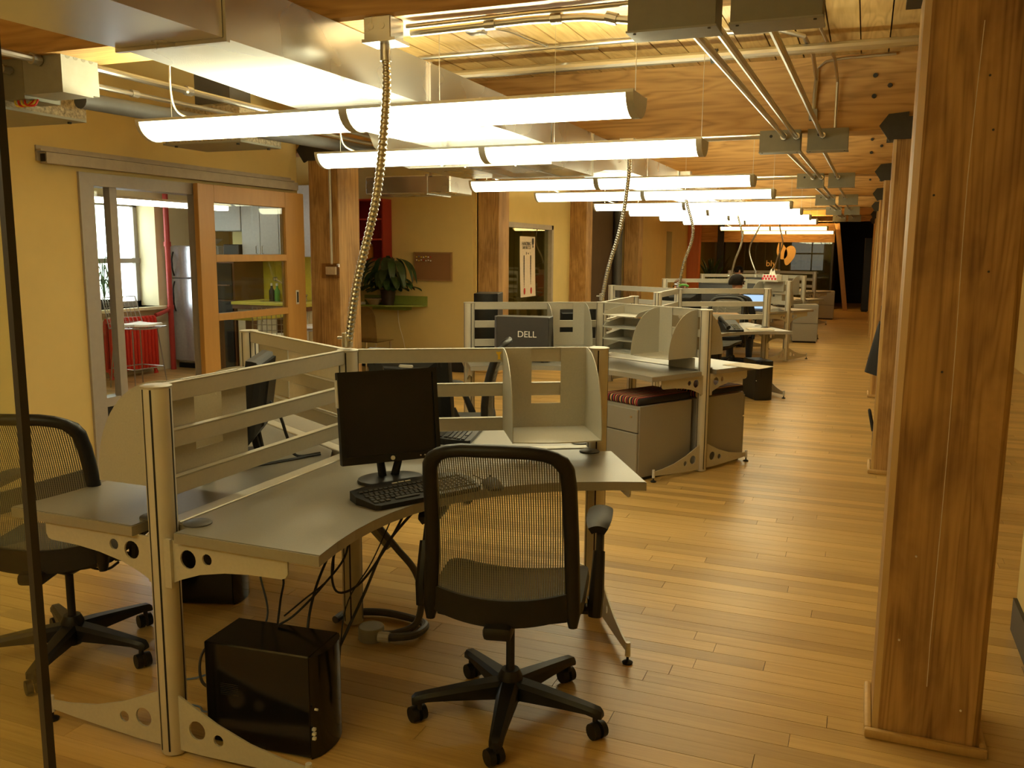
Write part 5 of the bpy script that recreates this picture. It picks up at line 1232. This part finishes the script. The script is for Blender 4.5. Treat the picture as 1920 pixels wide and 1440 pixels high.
for i, (x, m_, lab) in enumerate(((-6.62, 'green_plastic', 'green dish soap bottle behind the kitchen sink'), (-6.70, 'pot_dark', 'dark bottle behind the kitchen sink'))):
    t = thing('bottle', lab, 'bottle', (x, 8.85, 0.937), 0, 'bottles behind the kitchen sink')
    b = NB(); lathe(b, [(0.032, 0), (0.034, 0.01), (0.034, 0.11), (0.014, 0.145), (0.013, 0.17)], 14); obj('body', b, m_, t)
    b = NB(); lathe(b, [(0.015, 0.17), (0.015, 0.2), (0.0, 0.202)], 12); obj('cap', b, 'white_plastic', t)
# kitchen pendant light (bar seen at the top of the doorway)
t = thing('kitchen_light', 'white bar light under the kitchen ceiling, seen through the doorway', 'light', (-6.9, 7.2, 1.98))
b = NB(); box(b, -0.06, 0.06, -1.1, 1.1, 0.0, 0.05, None, 0.012, 2); obj('diffuser', b, emit('kitchen_lens', (1.0, 0.93, 0.75), 14.0), t)
b = NB(); box(b, -0.065, 0.065, -1.12, 1.12, 0.05, 0.075); obj('housing', b, 'white_plastic', t, False)
for y in (-0.8, 0.8):
    b = NB(); cyl(b, (0,y,0.075), (0,y,ZC-1.98), 0.003, None, 6); obj('hanger', b, 'steel_pipe', t)
# wire chairs
def wire_stool(label, loc, rotz, seat_z=0.66, back=0.34):
    t = thing('wire_chair', label, 'chair', loc, rotz)       # faces +Y
    def sh(u, v):   # v 0 front of the seat .. 1 top of the back
        x = (u-0.5)*(0.46 if v < 0.5 else 0.46-0.06*(v-0.5))
        if v < 0.5: y = 0.22 - 0.42*(v/0.5); z = seat_z + 0.02*(2*u-1)**2 - 0.012*math.sin(PI*v/0.5)
        else:
            k = (v-0.5)/0.5; y = -0.20 - 0.10*k; z = seat_z + back*k
        return Vector((x, y + 0.05*(2*u-1)**2*(1 if v >= 0.5 else 0), z))
    b = NB()
    for i in range(11): tube(b, [sh(i/10, j/12) for j in range(13)], 0.0035 if 0 < i < 10 else 0.006, 5)
    for j in range(13): tube(b, [sh(i/8, j/12) for i in range(9)], 0.0035 if 0 < j < 12 else 0.006, 5)
    obj('wire_shell', b, 'wire_steel', t)
    b = NB(); grid(b, lambda u, v: sh(0.08+0.84*u, 0.02+0.44*v)+Vector((0,0,0.028)), 8, 8, 0.022); obj('seat_pad', b, 'seat_white', t)
    for sx in (-1, 1):
        for sy in (-1, 1):
            b = NB(); tube(b, [(sx*0.17, sy*0.14, seat_z-0.01), (sx*0.22, sy*0.20, 0.0)], 0.0075, 6); obj('leg', b, 'wire_steel', t)
    b = NB(); zf = 0.22; tube(b, [(-0.205,-0.18,zf),(0.205,-0.18,zf),(0.205,0.18,zf),(-0.205,0.18,zf)], 0.006, 6, True, None, True); obj('foot_ring', b, 'wire_steel', t)
    return t
w1 = wire_stool('wire bar chair with a white seat pad beside the red radiator', (-7.55, 7.52, 0), rad(-95))
dup(w1, (-5.36, 7.15, 0), rad(35), 'wire bar chair seen through the right lower pane of the sliding door')
dup(w1, (-5.62, 8.28, 0), rad(160), 'wire bar chair glimpsed between the sliding door and the fir column')
t = thing('kitchen_table', 'tall kitchen table with a pale top and dark square legs behind the sliding door', 'table', (-6.05, 7.62, 0))
b = NB(); box(b, -0.26, 0.26, -0.30, 0.30, 0.82, 0.86, None, 0.004, 1); obj('tabletop', b, 'lime_top', t)
for sx in (-1, 1):
    for sy in (-1, 1):
        b = NB(); box(b, sx*0.21-0.035, sx*0.21+0.035, sy*0.25-0.035, sy*0.25+0.035, 0, 0.82); obj('leg', b, 'dark_brown_wood', t, False)
b = NB(); box(b, -0.21, 0.21, 0.23, 0.27, 0.2, 0.26); obj('stretcher', b, 'dark_brown_wood', t, False)
# window plant (spider plant on the sill)
t = thing('spider_plant', 'trailing spider plant at the kitchen window', 'plant', (-8.45, 7.95, 0.82))
b = NB(); lathe(b, [(0.05, 0), (0.07, 0.11), (0.075, 0.115), (0.065, 0.11), (0.0, 0.1)], 12); obj('pot', b, 'pot_dark', t)
rg_ = random.Random(8)
for i in range(16):
    a = rg_.uniform(0, 2*PI); L = rg_.uniform(0.08, 0.17); h = rg_.uniform(0.15, 0.5)
    P = smoothpath([(0,0,0.1),(0.3*L*math.cos(a),0.3*L*math.sin(a),0.1+h),(0.8*L*math.cos(a),0.8*L*math.sin(a),0.1+h*0.85),(L*math.cos(a),L*math.sin(a),0.1+h*0.35)], 4)
    b = NB(); tube(b, P, [0.004]*4+[0.008]*5+[0.006]*3+[0.001], 4); obj('leaf', b, 'leaf_light', t)
# ================================================================== alcove wall: red shelf, corkboard, plant shelf, acrylic chair
t = thing('wall_shelf', 'dark red open shelf unit on the yellow alcove wall', 'shelf', (-6.20, 9.87, 1.415))
w, h, d = 0.47, 0.775, 0.225
for nm, q in (('side_panel', (0, 0.02, 0, d, 0, h)), ('side_panel', (w-0.02, w, 0, d, 0, h)), ('back_panel', (0.02, w-0.02, d-0.015, d, 0, h))):
    b = NB(); box(b, *q); obj(nm, b, 'red_shelf', t, False)
for z in (0, 0.255, 0.51, h-0.02):
    b = NB(); box(b, 0.02, w-0.02, 0, d-0.015, z, z+0.02); obj('shelf_board', b, 'red_shelf_edge', t, False)
t = thing('jar', 'amber jar on the lowest red shelf', 'jar', (-6.0, 9.96, 1.4355), 0, 'jars on the red shelf')
b = NB(); lathe(b, [(0.06, 0), (0.065, 0.01), (0.065, 0.15), (0.05, 0.165)], 14); obj('body', b, 'amber_bottle', t)
b = NB(); lathe(b, [(0.055, 0.165), (0.055, 0.185), (0.0, 0.187)], 14); obj('lid', b, 'carton', t)
t = thing('corkboard', 'brown corkboard with a cluster of coloured push pins', 'corkboard', (-5.40, 10.075, 1.16))
w, h = 0.54, 0.365
b = NB(); box(b, 0.015, w-0.015, 0.0, 0.02, 0.015, h-0.015); obj('cork', b, 'cork', t, False)
for q in ((0, w, 0, 0.015), (0, w, h-0.015, h), (0, 0.015, 0.015, h-0.015), (w-0.015, w, 0.015, h-0.015)):
    b = NB(); box(b, q[0], q[1], -0.006, 0.024, q[2], q[3]); obj('frame_bar', b, 'cork_frame', t, False)
rg_ = random.Random(4)
for i in range(14):
    b = NB(); x, z = 0.05+0.2*(i % 7)/6, h-0.06-0.045*(i//7)+rg_.uniform(-0.006, 0.006); tube(b, [(x,0,z),(x,-0.012,z),(x,-0.02,z)], [0.004,0.005,0.009], 8); obj('push_pin', b, rg_.choice(['yellow_plastic', 'ink_red', 'white_plastic', 'blue_cable']), t)
t = thing('plant_shelf', 'green glass corner shelf on the alcove wall holding the plant', 'shelf', (-6.15, 10.1, 0.83))
b = NB(); prism(b, [(0, 0), (0.93, 0), (0.93, -0.12), (0.5, -0.32), (0, -0.34)], 0, 0.02); obj('board', b, 'green_glass_shelf', t, False)
b = NB(); box(b, 0.0, 0.93, -0.012, 0, 0.02, 0.13); obj('upstand', b, 'green_glass_shelf', t, False)
b = NB(); box(b, 0.2, 0.7, -0.15, -0.001, -0.05, -0.001); obj('bracket', b, 'green_glass_shelf', t, False)
t = thing('potted_plant', 'bushy dark green potted plant with drooping pointed leaves on the green shelf', 'plant', (-5.68, 9.89, 0.85))
b = NB(); lathe(b, [(0.07, 0), (0.10, 0.18), (0.105, 0.19), (0.09, 0.185), (0.0, 0.17)], 16); obj('pot', b, 'pot_dark', t)
rg_ = random.Random(12)
for i in range(120):
    a = rg_.uniform(0, 2*PI); L = rg_.uniform(0.10, 0.42); h = rg_.uniform(0.05, 0.46)*(1-0.3*L); w_ = rg_.uniform(0.03, 0.052)
    if math.sin(a) > 0.1: L *= 0.30
    ca, sa = math.cos(a), math.sin(a)
    P = smoothpath([(0,0,0.16),(0.4*L*ca,0.4*L*sa,0.16+h),(0.85*L*ca,0.85*L*sa,0.16+h*1.02),(1.15*L*ca,1.15*L*sa,0.16+h*0.72),(1.28*L*ca,1.28*L*sa,0.16+h*0.3)], 4)
    b = NB(); n = len(P); side = Vector((-sa, ca, 0)); prev = None
    for j, p in enumerate(P):
        f = j/(n-1); k = 0.002 if f < 0.3 else w_*math.sin(PI*min(1, (f-0.3)/0.7))**0.8 + 0.0015
        cur = [b.verts.new(p - side*k), b.verts.new(p + Vector((0,0,-0.25*k))), b.verts.new(p + side*k)]
        if prev: b.faces.new((prev[0], prev[1], cur[1], cur[0])); b.faces.new((prev[1], prev[2], cur[2], cur[1]))
        prev = cur
    obj('leaf', b, 'leaf_green', t)
t = thing('wicker_bowl', 'small wicker bowl beside the plant pot on the green shelf', 'bowl', (-5.87, 9.86, 0.85))
b = NB(); lathe(b, [(0.06, 0), (0.11, 0.07), (0.115, 0.075), (0.10, 0.07), (0.05, 0.01), (0.0, 0.01)], 16); obj('basket', b, 'wicker', t)
b = NB(); lathe(b, [(0.108, 0.068), (0.12, 0.068), (0.12, 0.08), (0.108, 0.08)], 16); obj('rim', b, 'wicker', t)
b = NB(); box(b, 0, 0.13, 0, 0.09, 0, 0.03); simple('papers', 'small stack of papers lying at the front of the green shelf', 'papers', b, 'paper_white', (-6.13, 9.775, 0.8505), rad(0))
t = thing('acrylic_chair', 'clear acrylic chair below the green shelf', 'chair', (-5.50, 9.15, 0))
b = NB(); grid(b, lambda u, v: ((u-0.5)*0.40*(1-0.1*v), 0.2-0.38*min(1, v*2)-0.05*max(0, v-0.5), 0.46 if v < 0.5 else 0.46+0.42*(v-0.5)*2*(1-0.25*(2*u-1)**4)), 14, 14, 0.008); obj('shell', b, 'clear_acrylic', t)
for sx in (-1, 1):
    for y in (-0.17, 0.17):
        b = NB(); tube(b, [(sx*0.17, y, 0.45), (sx*0.19, y*1.1, 0.0)], 0.014, 8); obj('leg', b, 'chrome', t)
# poster on the glass door
t = thing('poster', 'long pale poster with two red-bulbed thermometers on the glass door', 'poster', (-4.597, 12.06, 0.885))
b = NB(); grid(b, lambda u, v: (0.004+0.006*math.sin(PI*u)+0.02*(1-v)**2, -0.31+0.62*u, 0.87*v), 8, 8, 0.001); obj('sheet', b, 'paper_pink', t)
PM = lambda y, z, x=0.016: T(x, y, z) @ RZ(PI/2) @ RX(PI/2)
text('print', 'HANDBAG', 0.075, 'ink', PM(-0.07, 0.765), t, 0.0006); text('print', 'SAR BUCCO', 0.062, 'ink', PM(-0.06, 0.71), t, 0.0006)
text('print', '$   vs   ?', 0.05, 'ink', PM(0.0, 0.63), t, 0.0006)
b = NB(); lathe(b, [(0.024, -0.002), (0.034, -0.002), (0.034, 0.002), (0.024, 0.002)], 14, T(0.015, 0.20, 0.80) @ RY(PI/2) @ Matrix.Diagonal((1.5,1,1,1))); obj('print', b, 'ink', t)
b = NB(); box(b, 0.014, 0.016, 0.185, 0.215, 0.71, 0.745); obj('print', b, 'ink', t, False)
for y in (-0.17, 0.10):
    b = NB(); box(b, 0.014, 0.022, y-0.006, y+0.006, 0.13, 0.60); 
    for i in range(12): box(b, 0.014, 0.022, y-0.02, y+0.02, 0.14+0.038*i, 0.143+0.038*i)
    obj('thermometer_scale', b, 'ink', t, False)
    b = NB(); lathe(b, [(0.0, -0.002), (0.03, -0.002), (0.03, 0.002), (0.0, 0.002)], 12, T(0.03, y, 0.085) @ RY(PI/2) @ Matrix.Diagonal((1.6,1,1,1))); obj('thermometer_bulb', b, 'ink_red', t)
# dim office interior behind that glass
t = thing('office_sofa', 'pale grey seat glimpsed behind the glass door', 'sofa', (-6.3, 12.0, 0))
b = NB(); box(b, -0.4, 0.4, -0.7, 0.7, 0.1, 0.45, None, 0.06, 3); obj('seat', b, 'bin_paint', t)
b = NB(); box(b, -0.55, -0.38, -0.7, 0.7, 0.1, 0.85, None, 0.06, 3); obj('backrest', b, 'bin_paint', t)
for x in (-0.45, 0.3):
    for y in (-0.6, 0.6):
        b = NB(); cyl(b, (x,y,0), (x,y,0.11), 0.025, None, 8); obj('leg', b, 'black_plastic', t)
# ================================================================== far end
t = thing('wall_logo', 'peach logo with a leaf shape and lettering on the far glass wall', 'logo', (-2.16, 25.955, 1.5))
b = NB(); n = 20; P = []
def egg(cx, cz, rx, rz, rot, tip): 
    q = []
    for i in range(n):
        a = 2*PI*i/n; r = 1 + tip*max(0, math.sin(a))**6; x, z = rx*math.cos(a)*r*(1-0.15*math.sin(a)), rz*math.sin(a)*r
        q.append((cx+x*math.cos(rot)-z*math.sin(rot), cz+x*math.sin(rot)+z*math.cos(rot)))
    return q
b = NB(); plate(b, egg(-0.06, 0.08, 0.14, 0.22, 0.25, 0.25), [], 0.006); obj('leaf_shape', b, 'logo_peach', t, False)
b = NB(); plate(b, egg(0.15, 0.0, 0.15, 0.25, PI-0.25, 0.25), [], 0.006); obj('leaf_shape', b, 'logo_peach', t, False)
text('lettering', 'bly', 0.24, 'logo_peach', T(-0.34, -0.005, -0.26) @ RX(PI/2), t, 0.002)
text('lettering', 'p', 0.24, 'logo_peach', T(-0.20, -0.005, -0.44) @ RX(PI/2), t, 0.002)
b = NB(); box(b, -0.06, 0.06, -0.02, 0.02, 0, 2.35, RY(rad(-8)) ); simple('leaning_plank', 'long wooden plank leaning in the dark passage', 'plank', b, 'plank_pale', (-0.45, 25.4, 0.012))
bpy.data.objects[-1] if False else None
t = thing('dark_cabinet', 'tall black cabinet at the end of the aisle', 'cabinet', (-0.06, 25.3, 0))
b = NB(); box(b, 0, 0.32, 0, 0.5, 0.03, 1.95, None, 0.01, 1); obj('body', b, 'black_plastic', t)
b = NB(); box(b, 0.01, 0.31, -0.015, 0.0, 0.05, 1.93, None, 0.004, 1); q = obj('cabinet_door', b, 'black_plastic', t)
b = NB(); box(b, 0.03, 0.045, -0.035, -0.015, 0.9, 1.1); obj('handle', b, 'charcoal_plastic', q, False)
b = NB(); box(b, 0.02, 0.30, 0.02, 0.48, 0, 0.03); obj('plinth', b, 'charcoal_plastic', t, False)
t = thing('far_plant', 'dark leafy plant by the orange-red far column', 'plant', (-4.05, 25.3, 0))
b = NB(); lathe(b, [(0.13, 0), (0.17, 0.36), (0.16, 0.36), (0.0, 0.33)], 14); obj('pot', b, 'pot_dark', t)
rg_ = random.Random(3)
for i in range(26):
    a = rg_.uniform(0, 2*PI); L = rg_.uniform(0.12, 0.38); h = rg_.uniform(0.35, 1.15)
    P = [(0,0,0.33),(0.5*L*math.cos(a),0.5*L*math.sin(a),0.33+h*0.7),(L*math.cos(a),L*math.sin(a),0.33+h)]
    b = NB(); tube(b, smoothpath(P, 4), [0.006]*4+[0.03]*3+[0.02,0.003], 5); obj('leaf', b, 'leaf_green', t)
b = NB(); box(b, -0.09, 0.09, -0.02, 0.02, 0, 2.36, None, 0.004, 1); simple('dark_post', 'dark upright post beside the far plant', 'post', b, 'charcoal_plastic', (-3.9, 25.78, 0))
# coat and bag hung on the second right-hand column's far side
t = thing('hanging_coat', 'black coat hanging behind the second right-hand column', 'coat', (0.165, 7.35, 0.62))
b = NB(); grid(b, lambda u, v: (-0.012-0.075*(1-v)**0.8*math.sin(PI*u)**0.6+0.012*math.sin(14*u)*(1-v), -0.12+0.24*u, 0.40*v+0.03*u*(1-v)), 14, 8, 0.03); obj('cloth', b, 'coat_black', t)
b = NB(); tube(b, smoothpath([(0.0,0,0.39),(-0.01,0,0.44),(0.02,0,0.48),(0.06,0,0.50)], 4), 0.005, 6); obj('loop', b, 'coat_black', t)
t = thing('wall_hook', 'dark hook strip carrying the black coat', 'hook', (0.13, 7.35, 1.10))
b = NB(); box(b, 0.0, 0.30, -0.02, 0.02, 0, 0.05); obj('strip', b, 'iron_bracket', t, False)
b = NB(); tube(b, [(0.05,0,0.0),(0.05,0,-0.04),(0.07,0,-0.05)], 0.006, 6); obj('hook', b, 'iron_bracket', t)
t = thing('shoulder_bag', 'black bag on the floor behind the second right-hand column', 'bag', (0.25, 7.25, 0))
b = NB(); box(b, -0.12, 0.14, -0.15, 0.15, 0, 0.24, None, 0.05, 3); obj('body', b, 'coat_black', t)
b = NB(); tube(b, smoothpath([(-0.12,-0.1,0.2),(-0.15,-0.05,0.33),(-0.15,0.05,0.33),(-0.12,0.1,0.2)], 5), 0.011, 6); obj('strap', b, 'coat_black', t)
# frameless glass door leaf near the viewer at the left edge
t = thing('glass_door', 'frameless clear glass door leaf with a dark edge at the left', 'glass door', (GX, GY, 0), rad(172))
b = NB(); box(b, 0.012, 0.95, -0.005, 0.005, 0.01, 2.15); obj('pane', b, 'door_edge_glass', t, False)
b = NB(); box(b, 0.0, 0.0118, -0.0055, 0.0055, 0.01, 2.15); obj('edge', b, 'baseboard_black', t, False)
b = NB(); box(b, 0.3, 0.95, -0.02, 0.02, 0.0, 0.01); obj('floor_track', b, 'steel_pipe', t, False)
# ================================================================== people (seated, small in the distance)
def person(label, loc, rotz, shirt, pants, hair, lean=8, head_turn=-20, longhair=False):
    """seated, faces local +Y, hip point at seat height"""
    t = thing('person', label, 'person', loc, rotz)
    J = {}; E_ = []; V = []; Rr = []
    def add(n, p, r, par=None):
        J[n] = len(V); V.append(Vector(p)); Rr.append(r)
        if par: E_.append((J[par], J[n]))
    l = math.tan(rad(lean))
    add('pelvis', (0, 0, 0.545), (0.15, 0.12))
    add('waist', (0, l*0.15, 0.68), (0.135, 0.105), 'pelvis'); add('chest', (0, l*0.32, 0.86), (0.155, 0.11), 'waist'); add('upper', (0, l*0.42, 0.97), (0.12, 0.085), 'chest')
    add('neck', (0, l*0.5+0.01, 1.05), (0.052, 0.055), 'upper'); add('headlow', (0, l*0.5+0.03, 1.11), (0.068, 0.078), 'neck'); add('head', (0, l*0.5+0.035, 1.20), (0.082, 0.098), 'headlow'); add('crown', (0, l*0.5+0.03, 1.265), (0.058, 0.07), 'head')
    for s, n in ((-1, 'l'), (1, 'r')):
        add('sh'+n, (s*0.17, l*0.42, 0.965), (0.062, 0.062), 'upper'); add('el'+n, (s*0.225, l*0.3+0.10, 0.74), (0.044, 0.044), 'sh'+n); add('wr'+n, (s*0.16, 0.36, 0.755), (0.028, 0.026), 'el'+n); add('palm'+n, (s*0.145, 0.43, 0.757), (0.038, 0.015), 'wr'+n)
        for fi, dx in enumerate((-0.028, -0.009, 0.010, 0.028)):
            add('f%d%s' % (fi, n), (s*0.145+dx, 0.475, 0.757), (0.009, 0.009), 'palm'+n); add('g%d%s' % (fi, n), (s*0.145+dx, 0.505+0.006*(fi in (1, 2)), 0.747), (0.008, 0.008), 'f%d%s' % (fi, n))
        add('th'+n, (s*0.145-s*0.048, 0.445, 0.752), (0.009, 0.009), 'palm'+n)
        add('hip'+n, (s*0.085, 0.03, 0.53), (0.088, 0.085), 'pelvis'); add('knee'+n, (s*0.13, 0.43, 0.51), (0.062, 0.062), 'hip'+n); add('calf'+n, (s*0.135, 0.40, 0.30), (0.055, 0.055), 'knee'+n); add('ank'+n, (s*0.14, 0.38, 0.09), (0.04, 0.042), 'calf'+n); add('toe'+n, (s*0.15, 0.54, 0.04), (0.042, 0.034), 'ank'+n)
    me = bpy.data.meshes.new('body'); me.from_pydata(V, E_, []); o = bpy.data.objects.new('body', me); COL.objects.link(o)
    sk = o.modifiers.new('skin', 'SKIN'); sk.use_smooth_shade = True
    for i, d in enumerate(me.skin_vertices[0].data): d.radius = Rr[i]; d.use_root = (i == 0)
    ss = o.modifiers.new('sub', 'SUBSURF'); ss.levels = 2; ss.render_levels = 2
    bpy.context.view_layer.update(); dg = bpy.context.evaluated_depsgraph_get()
    m2 = bpy.data.meshes.new_from_object(o.evaluated_get(dg)); bpy.data.objects.remove(o)
    for m_ in ('skin', shirt, pants, 'shoe_dark'): m2.materials.append(MATS[m_])
    for f in m2.polygons:
        c = f.center
        if c.z > 1.045 or (c.y > 0.33 and 0.70 < c.z < 0.80): f.material_index = 0
        elif c.z < 0.10: f.material_index = 3
        elif c.z < 0.575 : f.material_index = 2
        else: f.material_index = 1
        f.use_smooth = True
    body = bpy.data.objects.new('body', m2); COL.objects.link(body); body.parent = t
    hc = Vector((0, l*0.5+0.03, 1.195)); HR = T(*hc) @ RZ(rad(head_turn))
    b = NB()
    def hairp(u, v):
        th = 2*PI*u; ph = PI*0.5*v*1.18
        r = Vector((0.092*math.cos(th)*math.sin(ph), 0.108*math.sin(th)*math.sin(ph), 0.105*math.cos(ph)))
        if math.sin(th) > 0.25 and ph > 0.95: r *= 0.80
        if longhair and math.sin(th) < 0.2: r.z -= 0.10*v*v
        n_ = 1+0.04*math.sin(9*th)*v
        return r*n_ + Vector((0, -0.008, 0.0))
    grid(b, hairp, 24, 10, 0.012, HR); obj('hair', b, hair, t, True, 80)
    b = NB(); grid(b, lambda u, v: (0.014*(2*u-1)*(1-0.5*v), 0.094+0.022*(1-v)*(1-(2*u-1)**2), -0.03+0.055*v), 6, 6, 0.008, HR); obj('nose', b, 'skin', t)
    for s in (-1, 1):
        b = NB(); lathe(b, [(0.0, 0), (0.012, 0.004), (0.0, 0.01)], 8, HR @ T(s*0.032, 0.092, 0.012) @ RX(-PI/2)); obj('eye', b, 'hair_dark', t)
        b = NB(); lathe(b, [(0.0, -0.008), (0.024, -0.004), (0.026, 0.004), (0.0, 0.01)], 10, HR @ T(s*0.086, -0.004, -0.005) @ RY(PI/2) @ Matrix.Diagonal((1.2,0.8,1,1))); obj('ear', b, 'skin', t)
    b = NB(); box(b, -0.024, 0.024, 0.088, 0.098, -0.055, -0.045, HR, 0.004, 1); obj('mouth', b, 'shirt_pink', t)
    return t
person('person in a black shirt and jeans seated with their back to the viewer, dark hair', (-1.62, 12.15, -0.05), rad(-6), 'shirt_black', 'jeans', 'hair_dark', 10, -38)
person('person with brown hair mostly hidden behind the cream folder', (-2.28, 12.0, -0.12), rad(150), 'shirt_pink', 'jeans', 'hair_brown', 6, 0, True)
person('tiny far person with dark hair and red shirt beyond the fifth cluster', (-2.45, 18.75, -0.03), rad(190), 'shirt_red', 'jeans', 'hair_dark', 6, 10)
bpy.context.view_layer.update()
